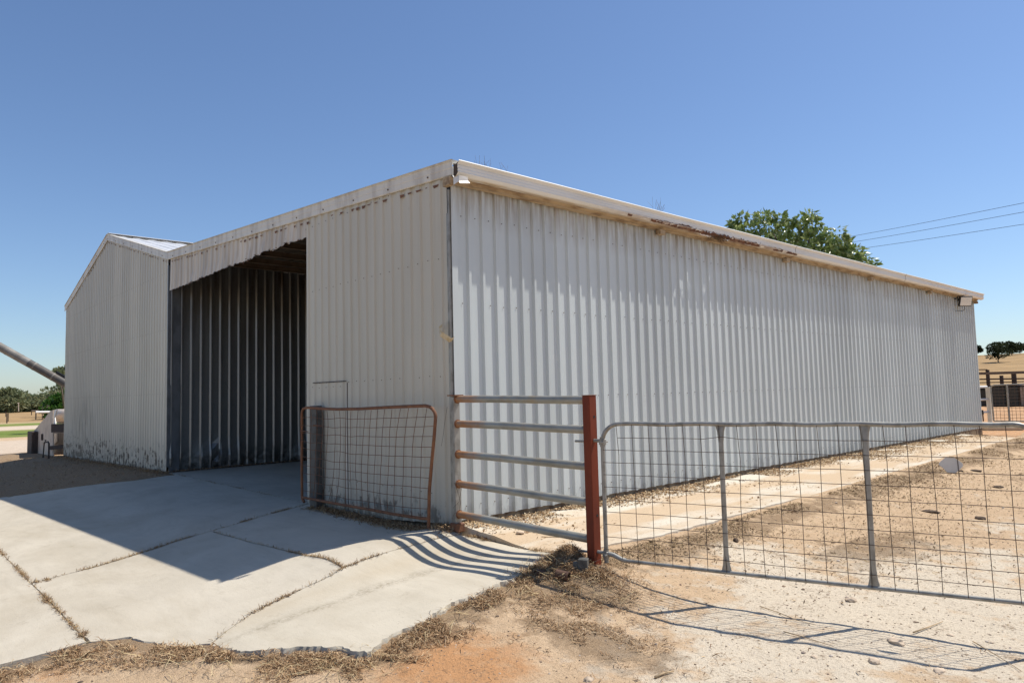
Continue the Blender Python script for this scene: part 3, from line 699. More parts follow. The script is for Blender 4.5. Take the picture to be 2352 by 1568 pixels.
# ------------------------------------------------------------------ floodlight
p0 = at(2199, 681, 0, .32); p1 = at(2223, 699, 0, .32)
fl = thing('floodlight', (.06, 18.6, 3.85), 'square floodlight with black frame under the far end of the gutter', 'floodlight')
cc = Vector((.26, 18.75, 3.83)); nrm = Vector((.72, -.60, -.28)).normalized(); sd = nrm.cross(Vector((0, 0, 1))).normalized(); uu = sd.cross(nrm)
FM = Matrix((sd, uu, nrm)).transposed()
m = MB(); m.box(cc, (.38, .30, .07), M=FM, bev=.012); m.build('housing', MAT['black'], fl)
m = MB(); m.box(cc+nrm*.036, (.33, .25, .006), M=FM); m.build('lens', MAT['glass'], fl)
m = MB(); m.tube([(.05, 18.55, 3.9), (.12, 18.6, 3.95), cc-nrm*.03+sd*.2], .018, 6); m.build('bracket', MAT['black'], fl); m = MB(); m.tube([(.05, 18.85, 3.9), (.12, 18.9, 3.95), cc-nrm*.03-sd*.2], .018, 6); m.build('bracket', MAT['black'], fl)
m = MB(); m.tube([cc-uu*.17, cc-uu*.24-sd*.02, cc-uu*.29+sd*.05, (.05, 18.5, 3.56)], .008, 5); m.build('cable', MAT['black'], fl)

# ------------------------------------------------------------------ five-rail panel and red post
pan = thing('rail_panel', (.11, -.05, -.05), 'five galvanised pipe rails rusting at the welds, between shed corner and red post', 'fence panel')
m = MB(); m.box((.105, -.055, .68), (.085, .085, 1.56), bev=.004); m.build('post', MAT['galv'], pan)
m = MB(); m.box((.115, -.05, 1.478), (.15, .12, .014)); m.build('rusted_plate', MAT['rust'], pan); m = MB(); m.box((.125, -.06, 0.0), (.13, .12, .1), bev=.01); m.build('rusted_plate', MAT['rust'], pan)
for i, z in enumerate((1.436, 1.156, .814, .481, .143)):
    m = MB(); pts = [(.15, -.05, z), (.8, -.035, z-.006), (1.5, -.01, z-.02), (2.045, .02, z-.028)]; m.tube(pts, .040, 16)
    o = m.build('rail', MAT['rail'], pan); autosmooth(o, 50)
    m = MB(); m.tube([(.146, -.05, z), (.163, -.05, z)], .049, 12); m.build('weld', MAT['rust'], o)
for loop in (((.13, -.10, .50), (.20, -.11, .42), (.27, -.12, .30), (.24, -.12, .20), (.15, -.12, .16), (.11, -.12, .10)), ((.16, -.10, .50), (.27, -.10, .46), (.24, -.12, .30), (.13, -.12, .22)), ((.04, -.11, 1.35), (-.02, -.11, 1.15), (-.07, -.1, .98), (-.1, -.1, .9))):
    m = MB(); m.tube(loop, .0022, 4); m.build('loose_wire', MAT['wire'], pan)
post = thing('steel_post', (2.085, .02, -.15), 'red oxide painted square steel post carrying the mesh gate hinges', 'post')
m = MB(); m.box((2.088, .02, .62), (.092, .100, 1.66), bev=.005); m.build('shaft', MAT['red'], post)
m = MB(); m.box((2.088, .02, 1.452), (.098, .106, .006)); m.build('cap', MAT['rust'], post)
for z in (1.02, -.0):
    m = MB(); m.tube([(1.93, -.02, z), (2.045, -.0, z)], .011, 8); m.build('hinge_pin', MAT['galv'], post); m = MB(); m.tube([(2.134, .02, z+.01), (2.20, .03, z+.01)], .017, 10); m.build('hinge_pin', MAT['galv'], post)
for z in (1.25, .34):
    m = MB(); m.tube([(2.1335, .03, z), (2.1365, .03, z)], .012, 10); m.build('bolt_hole', MAT['black'], post)

# ------------------------------------------------------------------ galvanised mesh gate
H = Vector((2.226, .031, 0)); E = Vector((.954, .300, 0)).normalized(); ZB, ZT, GL = -.045, 1.185, 3.29
gate = thing('mesh_gate', (H.x, H.y, ZB), 'galvanised farm gate of pipe and square wire mesh hung on the red post', 'gate')
def gp(s, z): return H+E*s+Vector((0, 0, z))
R_ = .17; m = MB()
pts = [gp(0, ZB-.03), gp(0, ZB+.5)]+[gp(R_-R_*math.cos(a), ZT-R_+R_*math.sin(a)) for a in [i*math.pi/2/8 for i in range(9)]]
n1 = 24
pts += [gp(R_+(GL-2*R_)*i/n1, ZT+.004*math.sin(i*1.3)) for i in range(1, n1)]
pts += [gp(GL-R_+R_*math.sin(a), ZT-R_+R_*math.cos(a)) for a in [i*math.pi/2/8 for i in range(9)]]+[gp(GL, ZB+.5), gp(GL, ZB+.02)]
m.tube(pts, .0195, 12); o = m.build('frame', MAT['galv'], gate); autosmooth(o, 50)
m = MB(); m.tube([gp(.0, ZB+.055), gp(.07, ZB+.045), gp(.15, ZB+.012), gp(.19, ZB+.005)], .0215, 10)
m.tube([gp(.18, ZB+.005), gp(1.1, ZB-.004), gp(2.2, ZB-.003), gp(GL-.15, ZB), gp(GL, ZB+.03)], .0165, 12); o = m.build('bottom_rail', MAT['galv'], gate); autosmooth(o, 50)
for s0 in (1.085, 2.185):
    m = MB(); zs = [ZB+.0, ZB+.06, ZB+.16, .6, ZT-.16, ZT-.06, ZT-.01]; wd = [.044, .030, .0215, .0215, .0215, .030, .044]; th = [.006, .012, .0205, .0205, .0205, .012, .006]
    n = 12; b0 = 0
    Nn = Vector((-E.y, E.x, 0))
    for z, a, b in zip(zs, wd, th):
        for k in range(n): t = 2*math.pi*k/n; m.v.append(tuple(gp(s0, z)+E*a*math.cos(t)+Nn*b*math.sin(t)))
    for i in range(len(zs)-1):
        for k in range(n): m.f.append((i*n+k, i*n+(k+1) % n, (i+1)*n+(k+1) % n, (i+1)*n+k))
    o = m.build('stay', MAT['galv'], gate); autosmooth(o, 50)
m = MB(); Nn = Vector((E.y, -E.x, 0))*.016
for i in range(21):
    s0 = .155+i*.1545+random.uniform(-.004, .004)
    if s0 > GL-.06: break
    k1, k2 = random.uniform(-.008, .008), random.uniform(-.008, .008)
    top = ZT if s0 < GL-R_ else ZT-.06
    m.tube([gp(s0-.012, top)+Nn, gp(s0+k1, .9)+Nn, gp(s0+k2, .5)+Nn, gp(s0+.006, ZB)+Nn], .0027, 5)
for j in range(10):
    z = ZT-.125-.112*j
    st = .16 if j == 0 else .01
    pts = [gp(st+(GL-.01-st)*i/20, z+.004*noise.noise((i*.9, j*3.3, 0))+(.018 if (j == 0 and i == 6) else 0))+Nn*1.3 for i in range(21)]
    m.tube(pts, .0027, 5)
m.build('wire_mesh', MAT['wire'], gate)
for z in (1.02, .0):
    m = MB(); m.box(H+Vector((0, 0, z)), (.055, .052, .055), bev=.006); m.tube([H+Vector((0, 0, z-.045)), H+Vector((0, 0, z+.045))], .025, 12); m.tube([H+Vector((.02, -.045, z)), H+Vector((.02, .045, z))], .009, 6); m.build('hinge_clamp', MAT['galv'], gate)
# blank plate wired to the mesh
pc = gp(2.62, .73)-Vector((-E.y, E.x, 0))*.03
pc = None
d = ray(2183, 1067); Nn2 = Vector((-E.y, E.x, 0)); t = (H-CAM).dot(Nn2)/d.dot(Nn2); pc = CAM+d*t-Nn2*.0
plate = thing('plate', pc, 'blank pale grey plate with cut corners hanging on the gate mesh', 'plate')
m = MB(); hx = [((x-620)*.000345, (440-y)*.000345) for x, y in ((405, 440), (415, 405), (540, 275), (690, 278), (838, 400), (842, 455), (745, 570), (700, 603), (550, 595), (480, 500))]
nn = len(hx)
for off in (-.011, -.008):
    for a, b in hx: m.v.append(tuple(pc+E*a+Vector((0, 0, b))+Nn2*off))
m.f.append(tuple(range(nn))); m.f.append(tuple(reversed(range(nn, 2*nn))))
for i in range(nn): m.f.append((i, nn+i, nn+(i+1) % nn, (i+1) % nn))
m.build('panel', simple('dull_white_plate', (.62, .60, .57), .6, 0, .06, 8), plate)
m = MB(); m.tube([pc+Vector((0, 0, .055))-Nn2*.012, pc+Vector((0, 0, .066))-Nn2*.018], .002, 4); m.build('tie', MAT['wire'], plate)

# ------------------------------------------------------------------ rusty gate against the front wall
rg = thing('rusty_gate', (-3.3, -.25, -.1), 'low bent gate of rusty pipe and sagging wire mesh leaning at the front wall', 'gate')
RY = -.25
fr = [(-3.279, -.03), (-3.345, .02), (-3.352, .3), (-3.351, .642), (-3.341, .993), (-3.347, 1.238), (-3.33, 1.295), (-3.287, 1.335), (-3.172, 1.347), (-2.75, 1.333), (-2.327, 1.324), (-1.684, 1.331), (-.83, 1.355), (-.178, 1.368), (-.10, 1.355), (-.05, 1.33), (-.01, 1.29), (.005, 1.245), (-.03, 1.007), (-.079, .736), (-.135, .397), (-.157, -.02)]
m = MB(); m.tube([(x, RY+.02*math.sin(x*2), z) for x, z in fr], .0195, 12); o = m.build('frame', MAT['rust'], rg); autosmooth(o, 50)
m = MB(); m.tube([(x, RY+.02*math.sin(x*2), z) for x, z in ((-3.337, .035), (-2.345, .035), (-1.412, .058), (-.86, .064), (-.3, .078), (-.15, .088))], .018, 10); o = m.build('bottom_rail', MAT['rust'], rg); autosmooth(o, 50)
VT = [[[-3.06, 1.32], [-3.04, .9], [-3.09, .05]], [[-2.9, 1.31], [-2.87, .94], [-2.99, .07]], [[-2.746, 1.302], [-2.714, .941], [-2.904, .06]], [[-2.586, 1.302], [-2.574, .846], [-2.724, .05]], [[-2.385, 1.303], [-2.363, .691], [-2.549, .05]], [[-2.217, 1.303], [-2.209, .699], [-2.362, .045]], [[-2.046, 1.304], [-2.057, .627], [-2.082, .045]], [[-1.903, 1.304], [-1.923, .634], [-1.923, .05]], [[-1.715, 1.312], [-1.767, .643], [-1.753, .05]], [[-1.519, 1.313], [-1.606, .652], [-1.602, .05]], [[-1.363, 1.316], [-1.443, .661], [-1.44, .055]], [[-1.191, 1.321], [-1.27, .67], [-1.274, .06]], [[-1.005, 1.326], [-1.116, .679], [-1.107, .06]], [[-.836, 1.329], [-.939, .689], [-.945, .065]], [[-.652, 1.335], [-.793, .697], [-.786, .065]], [[-.482, 1.341], [-.607, .707], [-.622, .07]], [[-.303, 1.343], [-.432, .717], [-.458, .075]], [[-.136, 1.343], [-.255, .727], [-.284, .08]]]
HZ = [[[-3.34, 1.207], [-2.0, 1.196], [0, 1.245]], [[-3.34, 1.099], [-2.066, 1.081], [-.02, 1.138]], [[-3.34, .973], [-2.004, .971], [-.035, 1.019]], [[-3.34, .855], [-2.005, .854], [-.055, .903]], [[-3.34, .754], [-1.944, .74], [-.07, .786]], [[-3.34, .633], [-2.009, .614], [-.09, .667]], [[-3.34, .509], [-1.948, .507], [-.11, .551]], [[-3.34, .397], [-2.077, .388], [-.13, .436]], [[-3.34, .268], [-2.015, .283], [-.14, .314]], [[-3.34, .147], [-2.017, .141], [-.15, .198]]]
def smooth3(a, b, c, n=14):
    out = []
    for i in range(n+1):
        t = i/n; k = ((1-t)**2, 2*t*(1-t), t*t); cx = 2*b[0]-.5*(a[0]+c[0]); cz = 2*b[1]-.5*(a[1]+c[1])
        out.append((k[0]*a[0]+k[1]*cx+k[2]*c[0], k[0]*a[1]+k[1]*cz+k[2]*c[1]))
    return out
m = MB()
for j, (a, b, c) in enumerate(VT): m.tube([(x+.010*noise.noise((z*5, j*2.1, 0)), RY+.02*math.sin(x*2)-.02+.02*noise.noise((x, z*2, 1)), z) for x, z in smooth3(a, b, c)], .0036, 5)
for j, (a, b, c) in enumerate(HZ): m.tube([(x, RY+.02*math.sin(x*2)-.02+.02*noise.noise((x, z*2, 1)), z+.022*noise.noise((x*2.5, j*1.7, 4))*(1 if x < -1.8 else .35)) for x, z in smooth3(a, b, c, 26)], .0036, 5)
m.build('wire_mesh', MAT['rustwire'], rg)
m = MB(); m.tube([(-3.36, RY-.03, 1.01), (-3.1, RY-.03, 1.0)], .008, 6); m.build('tie', MAT['rustwire'], rg); m = MB(); m.tube([(-3.02, RY+.02, 1.09), (-2.8, RY+.02, 1.085)], .014, 8); m.build('latch', MAT['rustwire'], rg)
dp = thing('timber_post', (-3.22, -.13, -.13), 'short grey post standing between the rusty gate and the doorway edge', 'post')
m = MB(); m.box((-3.215, -.10, .62), (.20, .10, 1.50), bev=.006); m.build('shaft', simple('greyed_steel', (.12, .115, .105), .6, .2, .2, 6, bump=.1), dp)

# ------------------------------------------------------------------ litter: dry grass and leaf scraps
def blades(name, P, lmin, lmax, width, elev, colors, label=None, kindstuff=True, up=0.0, seed=1):
    rng = np.random.default_rng(seed); P = np.array(P, float); n = len(P)
    az = rng.uniform(0, 2*np.pi, n); el = np.abs(rng.normal(0, elev, n))+up; Ls = rng.uniform(lmin, lmax, n)
    d = np.stack([np.cos(az)*np.cos(el), np.sin(az)*np.cos(el), np.sin(el)], 1)*Ls[:, None]
    sd = np.stack([-np.sin(az), np.cos(az), np.zeros(n)], 1)*(width*rng.uniform(.5, 1.4, n))[:, None]
    tw = rng.normal(0, .5, n); sd[:, 2] = sd[:, 0]*0+np.linalg.norm(sd, axis=1)*np.sin(tw)
    bend = np.zeros((n, 3)); bend[:, 2] = rng.uniform(.0, .22, n)*Ls; bend[:, :2] = rng.normal(0, .12, (n, 2))*Ls[:, None]
    a = P-sd/2; b = P+sd/2; c = P+d*.5+bend+sd/2; e = P+d*.5+bend-sd/2; tip = P+d
    V = np.stack([a, b, c, e, tip], 1).reshape(-1, 3); i = np.arange(n)*5
    q = np.stack([i, i+1, i+2, i+3], 1); t = np.stack([i+3, i+2, i+4], 1)
    me = bpy.data.meshes.new(name); me.from_pydata(V.tolist(), [], q.tolist()+t.tolist())
    m = NT(name+'_straw'); m.coord(); rp = m.geo.outputs['Random Per Island']
    cr = m.n('ShaderNodeValToRGB'); m.l(rp, cr.inputs[0]); el_ = cr.color_ramp.elements
    while len(el_) < len(colors): el_.new(.5)
    for k, cc_ in enumerate(colors): el_[k].position = k/(len(colors)-1); el_[k].color = (*cc_, 1)
    m.base(cr.outputs[0]); m.set(Roughness=.85, Specular_IOR_Level=.2)
    o = link_mesh(name, me, m.m); tag(o, kind='stuff' if kindstuff else None); return o
DRY = [(.08, .045, .025), (.26, .15, .075), (.46, .30, .16), (.58, .43, .26), (.34, .20, .10), (.15, .085, .045)]
def surf(x, y):
    return gz(x, y)
rr = random.Random(3)
# heaps against the slab's broken edge and around the red post
pts = []
edge = [(1.62, -.2), (1.68, -.48), (1.80, -.77), (1.86, -1.03), (1.9, -1.34), (1.96, -1.65), (2.02, -1.9), (2.1, -2.18), (2.22, -2.40), (2.1, -2.55), (1.93, -2.55), (1.75, -2.68), (1.33, -3.0), (1.0, -3.05), (.86, -3.1), (.6, -3.25), (.3, -3.4), (0, -3.55), (-.15, -3.7), (-.2, -4.3), (-.3, -5)]
seg = []
for a, b in zip(edge, edge[1:]): seg.append((Vector(a), Vector(b)))
tot = sum((b-a).length for a, b in seg)
for i in range(24000):
    a, b = rr.choices(seg, [(b-a).length*(1.4 if a.x > 1 else 1) for a, b in seg])[0] if i % 50 == 0 else (a, b)
    p = a+(b-a)*rr.random(); n = Vector(((b-a).y, -(b-a).x)).normalized(); n = -n if (n.x-n.y) < 0 else n
    dd = abs(rr.gauss(0, .22))
    q = p+n*dd
    if noise.noise((q.x*2.3, q.y*2.3, 1))+.5*noise.noise((q.x*7, q.y*7, 4)) < -.12+dd*.9: continue
    hump = .05*math.exp(-(dd/.14)**2)*(.4+noise.noise((q.x*3, q.y*3, 6)))
    pts.append((q.x, q.y, surf(q.x, q.y)+max(0, hump)*rr.random()+.004))
for i in range(6500):
    x = rr.gauss(2.12, .36); y = rr.gauss(-.35, .30)
    if noise.noise((x*4, y*4, 8)) < -.12: continue
    if x < 1.66 and y > -.5: continue
    h = .05*math.exp(-(((x-1.95)/.22)**2+((y+.25)/.16)**2)); pts.append((x, y, surf(x, y)+h*rr.random()+.004))
for i in range(3500):
    x = rr.gauss(2.9, .45); y = rr.gauss(-1.0, .28)
    if noise.noise((x*4, y*4, 8)) < 0: continue
    pts.append((x, y, surf(x, y)+.003))
for i in range(2600):
    x = rr.gauss(1.86, .11); y = rr.gauss(-.08, .12); pts_h = surf(x, y)+.02*rr.random(); pts.append((x, y, pts_h))
for i in range(900):
    x = rr.gauss(2.26, .10); y = rr.gauss(-.20, .08); pts.append((x, y, surf(x, y)+.03*rr.random()))
blades('dry_grass_litter', pts, .015, .075, .0038, .35, DRY, seed=2)
# longer stalks
pts = []
for i in range(420):
    a, b = rr.choice(seg); p = a+(b-a)*rr.random(); x = p.x+rr.gauss(.15, .15); y = p.y-abs(rr.gauss(.12, .12)); pts.append((x, y, surf(x, y)+.015))
for i in range(260): x = rr.gauss(2.1, .4); y = rr.gauss(-.45, .25); pts.append((x, y, surf(x, y)+.01))
blades('dry_straw', pts, .08, .22, .0034, .2, [(.35, .24, .12), (.60, .48, .28), (.5, .38, .2), (.25, .16, .08)], seed=4)
# along the side wall, on the path
pts = []
for i in range(17000):
    y = rr.uniform(.05, 20); w_ = .10+.20*(.5+noise.noise((y*.8, 0, 0)))+(.15 if y > 10 else 0); x = .03+abs(rr.gauss(0, w_))
    if x > 1.7 or y > 18.3: continue
    if noise.noise((x*2, y*1.2, 4)) < -.25: continue
    pts.append((x, y, path_z(x, y)+.003+.03*math.exp(-x/.10)*rr.random()))
for i in range(2600):
    x = rr.uniform(.3, 1.7); y = rr.uniform(.3, 18)
    if noise.noise((x*1.5, y*.8, 9)) < .12: continue
    pts.append((x, y, path_z(x, y)+.004))
blades('leaf_litter', pts, .02, .06, .014, .3, [(.16, .09, .045), (.36, .22, .11), (.52, .38, .22), (.60, .48, .32), (.25, .14, .07)], seed=6)
# yard side of the path
pts = []
for i in range(15000):
    y = rr.uniform(.2, 19); x = 1.83+abs(rr.gauss(0, .22+.02*y))
    if noise.noise((x*1.6, y*.9, 14)) < -.1: continue
    pts.append((x, y, surf(x, y)+.004))
for i in range(5000):
    cx_, cy_ = rr.choice(((3.3, 3.3), (3.6, 10.5), (2.6, 7), (4.8, 12.5)))
    x = rr.gauss(cx_, .55); y = rr.gauss(cy_, 1.2); pts.append((x, y, surf(x, y)+.004))
blades('yard_litter', pts, .015, .055, .009, .3, [(.12, .08, .045), (.28, .19, .10), (.45, .33, .19), (.2, .13, .07)], seed=8)
# front wall foot, joints, left gable foot, inner wall foot
pts = []
for i in range(5200):
    x = rr.uniform(-3.3, .15); y = -.05-abs(rr.gauss(0, .10)); pts.append((x, y, slab_z(x, y)+.003+.03*math.exp(y/.08)*rr.random()))
for i in range(3800):
    x = rr.uniform(-22.5, -10.3); y = -.04-abs(rr.gauss(0, .16)); pts.append((x, y, surf(x, y)+.01+.05*rr.random()))
for i in range(1400):
    y = rr.uniform(.0, 8); x = XV+.10+abs(rr.gauss(0, .06)); pts.append((x, y, slab_z(x, y)+.01+.03*rr.random()))
for i in range(6500):
    x = rr.uniform(-24, -9.9); y = -rr.random()**1.5*3.2
    if slab_in(x, y) > -.02 or noise.noise((x*.9, y*2, 3)) < -.15: continue
    pts.append((x, y, surf(x, y)+.004))
blades('wall_foot_litter', pts, .03, .09, .006, .4, DRY, seed=9)
def along(P, n, spread=.012, clump=True, s=0):
    out = []; seg_ = [(Vector(a), Vector(b)) for a, b in zip(P, P[1:])]; Ls = [(b-a).length for a, b in seg_]
    for i in range(n):
        a, b = rr.choices(seg_, Ls)[0]; t = rr.random(); p = a+(b-a)*t
        if clump and noise.noise((p.x*1.6, p.y*1.6, 20+s)) < .02 and rr.random() < .85: continue
        out.append((p.x+rr.gauss(0, spread), p.y+rr.gauss(0, spread), slab_z(p.x, p.y)+.001))
    return out
J1 = [(-11, -3.64), (-5.5, -3.64), (-2.86, -3.64), (-.15, -3.64)]
J3 = [(-2.95, -1.67), (-2.42, -1.655), (-1.83, -1.635), (-1.23, -1.59), (-.7, -1.56), (.28, -1.565)]
J6 = [(.22, -.13), (.42, .01), (.62, .055), (.86, .055), (1.19, .04), (1.54, .015)]
pts = along(J1, 3400, .016)+along(J2, 2200, .014)+along(J3, 1200, .012)+along(J4, 1500, .012)+along(J6, 800, .018)+along([(-9.9, 0), (-3.7, 0)], 500)
pts += [(x+rr.gauss(0, .035), y+rr.gauss(0, .02), slab_z(x, y)+.002) for (x, y) in ((-2.86, -3.6), (-2.83, -3.5), (-1.9, -3.64), (-1.85, -3.66), (-.4, -3.62), (-.35, -3.64), (.5, .0), (1.3, .02), (.35, -.05)) for _ in range(70)]
blades('joint_grass', pts, .015, .06, .004, .55, [(.14, .08, .05), (.30, .19, .10), (.45, .33, .17), (.2, .12, .08)], seed=11)
# lone straws and crumbs on the yard
pts = []
for i in range(3600):
    x = rr.uniform(2, 9); y = rr.uniform(-4.5, 9); 
    if noise.noise((x*.9, y*.9, 31)) < -.05: continue
    pts.append((x, y, surf(x, y)+.003))
blades('yard_straw', pts, .012, .05, .004, .2, DRY, seed=12)
# pebbles
def pebbles(name, P, smin, smax, mat, seed):
    rng = random.Random(seed); V = []; Fc = []
    ico = [(0, 0, 1), (.89, 0, .45), (.28, .85, .45), (-.72, .53, .45), (-.72, -.53, .45), (.28, -.85, .45), (.72, .53, -.45), (-.28, .85, -.45), (-.89, 0, -.45), (-.28, -.85, -.45), (.72, -.53, -.45), (0, 0, -1)]
    IF = [(0, 1, 2), (0, 2, 3), (0, 3, 4), (0, 4, 5), (0, 5, 1), (1, 6, 2), (2, 7, 3), (3, 8, 4), (4, 9, 5), (5, 10, 1), (1, 10, 6), (2, 6, 7), (3, 7, 8), (4, 8, 9), (5, 9, 10), (6, 11, 7), (7, 11, 8), (8, 11, 9), (9, 11, 10), (10, 11, 6)]
    for (x, y, z) in P:
        s = rng.uniform(smin, smax)*(2.2 if rng.random() < .04 else 1); a = rng.uniform(0, 6.3); b0 = len(V); sx, sy, sz = s*rng.uniform(.8, 1.5), s, s*rng.uniform(.45, .8)
        for v in ico:
            j = rng.uniform(.8, 1.15); px, py, pz = v[0]*sx*j, v[1]*sy*j, v[2]*sz*j
            V.append((x+px*math.cos(a)-py*math.sin(a), y+px*math.sin(a)+py*math.cos(a), z+pz))
        Fc += [tuple(b0+i for i in f) for f in IF]
    me = bpy.data.meshes.new(name); me.from_pydata(V, [], Fc); o = link_mesh(name, me, mat); tag(o, kind='stuff'); return o
def pebmat(name, cols):
    m = NT(name); m.coord(); cr = m.n('ShaderNodeValToRGB'); m.l(m.geo.outputs['Random Per Island'], cr.inputs[0]); e = cr.color_ramp.elements
    while len(e) < len(cols): e.new(.5)
    for k, c in enumerate(cols): e[k].position = k/(len(cols)-1); e[k].color = (*c, 1)
    m.base(cr.outputs[0]); m.set(Roughness=.9); return m.m
pts = []
for i in range(7000):
    x = rr.uniform(1.9, 9); y = rr.uniform(-4.6, 10)
    if x < 2.1 and y > -2.4 and y < 0: continue
    pts.append((x, y, surf(x, y)+.001))
for i in range(1500): x = rr.uniform(-.2, 3.5); y = rr.uniform(-5.0, -2.6); pts.append((x, y, surf(x, y))) if y < -3.7 or x > 2.2 else None
pebbles('gravel', pts, .003, .009, pebmat('mixed_gravel', [(.10, .07, .05), (.28, .19, .12), (.5, .4, .3), (.2, .13, .09), (.6, .52, .44)]), 5)

# ------------------------------------------------------------------ single stones, dung, bits by the post
def lump(name, loc, size, mat, label, cat, group=None, flat=.6, seed=0, sub=2):
    import bmesh
    bm = bmesh.new(); bmesh.ops.create_icosphere(bm, subdivisions=sub+1, radius=1)
    for v in bm.verts:
        k = 1+.28*noise.noise(v.co*1.6+Vector((seed, 0, 0)))+.12*noise.noise(v.co*4+Vector((0, seed, 0)))
        v.co = Vector((v.co.x*k*size[0], v.co.y*k*size[1], v.co.z*k*size[2]))
    me = bpy.data.meshes.new(name); bm.to_mesh(me); bm.free(); o = link_mesh(name, me, mat); o.location = loc; o.rotation_euler = (0, 0, seed*1.7); tag(o, label, cat, group); autosmooth(o, 40); return o
def ground_hit(u, v):
    d = ray(u, v); t = 1.
    while t < 400:
        p = CAM+d*t
        if p.z < gz(p.x, p.y): return p
        t *= 1.004
    return p
MAT['dung'] = simple('dried_dung', (.10, .065, .04), .95, 0, .3, 20, bump=.5)
MAT['stone'] = simple('pale_stone', (.60, .47, .34), .9, 0, .2, 12, bump=.3)
MAT['brick'] = rust_mat('old_block', (.13, .125, .11), (.08, .075, .065), .9)
MAT['oldrust'] = rust_mat('dark_old_rust', (.14, .07, .04), (.07, .04, .03), .9)
for i, (u, v, s, lab) in enumerate(((2293, 1119, .10, 'crumbled dry dung pat right of the second gate stay, highest of those in the yard'), (2137, 1176, .11, 'flat dark dung pat low in the yard just below the white plate'), (2252, 1191, .09, 'small dung pat seen through the mesh near the right edge'), (2240, 1082, .10, 'dark dung clump right beside the white plate'), (1690, 1243, .045, 'dark round dropping just right of the first gate stay'), (2205, 1083, .06, 'small dung scrap between white plate and its dark clump'))):
    p = ground_hit(u, v); lump('dung_pat', (p.x, p.y, p.z+.01), (s, s*.7, .022 if i != 4 else .03), MAT['dung'], lab, 'dung', 'dry dung dropped in the yard', seed=i+1)
for i, (u, v, s, lab) in enumerate(((1955, 1379, .035, 'angular tan stone below the second gate stay'), (2058, 1477, .045, 'flat brown stone in the gate shadow'), (2008, 1520, .035, 'pale rounded stone under the lower gate shadow line'), (2158, 1543, .032, 'light stone near the bottom right corner'), (2182, 1460, .02, 'small tan stone right of the straw stalks'), (1870, 1510, .02, 'little tan stone lowest on the pale crust'), (1352, 1563, .03, 'smooth white stone cut by the bottom edge'), (1155, 1217, .035, 'small white stone on the concrete behind the lowest rail'))):
    p = ground_hit(u, v)
    if i == 7: p = Vector((.72, .35, path_z(.72, .35)+.01))
    lump('stone', (p.x, p.y, p.z+s*.2), (s*1.3, s, s*.6), MAT['stone'] if i != 6 else MAT['stone'], lab, 'stone', 'loose stones on the bare yard', seed=i*1.3+.5)
# paving block at the far end of the shed
pb = ground_hit(2287, 988)
m = MB(); m.box((0, 0, .05), (1.1, .75, .16), bev=.04); o = m.build('concrete_block', MAT['conc2']); o.location = (pb.x+.1, pb.y+.3, gz(pb.x, pb.y+.3)); o.rotation_euler = (0, 0, .5); tag(o, 'low flat concrete block on the dirt past the shed end', 'block')
# offcuts around the red post
p = ground_hit(1340, 1311); o = MB().box((0, 0, .04), (.085, .08, .15), bev=.006).build('block', MAT['brick']); o.location = p; o.rotation_euler = (.06, .04, .5); tag(o, 'upright grey block offcut shaded beside the red post', 'block')
p = ground_hit(1324, 1308); o = MB().box((0, 0, .02), (.06, .05, .10), bev=.006).build('block', MAT['brick']); o.location = p; o.rotation_euler = (0, .1, .2); tag(o, 'smaller bluish block leaning against the upright grey one', 'block')
def offcut(loc, r, ln, rot, lab):
    m = MB(); n = 14
    for (x, q) in ((-ln/2, r), (ln/2, r), (ln/2, r*.82), (-ln/2, r*.82)):
        for k in range(n): t = 2*math.pi*k/n; m.v.append((x, q*math.cos(t), q*math.sin(t)))
    for i in range(4):
        for k in range(n): m.f.append((i*n+k, i*n+(k+1) % n, ((i+1) % 4)*n+(k+1) % n, ((i+1) % 4)*n+k))
    o = m.build('pipe_offcut', MAT['oldrust']); o.location = loc; o.rotation_euler = rot; tag(o, lab, 'pipe', 'rusty pipe offcuts in the dead grass'); autosmooth(o, 40)
offcut(ground_hit(1293, 1331)+Vector((0, 0, .04)), .042, .12, (0, .1, .3), 'short open rusty pipe offcut lying in grass left of the red post')
offcut(ground_hit(1240, 1322)+Vector((0, 0, .025)), .032, .09, (0, .3, 1.2), 'smaller dark pipe stub against the broken slab edge')
# sticks and stalks
MAT['stick'] = simple('bleached_stick', (.46, .33, .19), .8, 0, .2, 30)
def stick(uvs, r, lab, lift=.012):
    P = [ground_hit(*q) for q in uvs]; P = [Vector((q.x, q.y, gz(q.x, q.y)+lift)) for q in P]; m = MB(); m.tube(P, r, 6, rad=[r*(1-.5*i/(len(P)-1)) for i in range(len(P))]); o = m.build('stick', MAT['stick'], smooth=True); tag(o, lab, 'stick', 'loose sticks and stalks on the yard')
stick(((1505, 1560), (1525, 1552), (1548, 1545)), .009, 'curled bleached stick at the bottom edge')
stick(((2098, 1457), (2130, 1446), (2165, 1432)), .006, 'pair-like straight pale stalk between gate shadow lines')
stick(((1745, 1395), (1790, 1410), (1830, 1428), (1875, 1440)), .004, 'long thin greenish stalk crossing the upper gate shadow')
stick(((1800, 1455), (1850, 1468), (1915, 1488)), .004, 'thin dry stalk inside the gate shadow')
stick(((2235, 1478), (2290, 1510), (2345, 1545)), .004, 'thin stalk slanting to the bottom right corner')
stick(((1110, 1390), (1165, 1362), (1178, 1345)), .004, 'thin curved twig on the litter by the slab edge')
m = MB(); m.tube([(.95, .45, path_z(.95, .45)+.006), (1.15, .62, -.085), (1.35, .66, -.09), (1.6, .62, -.095)], .004, 5); o = m.build('stick', MAT['stick']); tag(o, 'thin bent twig on the concrete between panel and shed wall', 'stick', 'loose sticks and stalks on the yard')

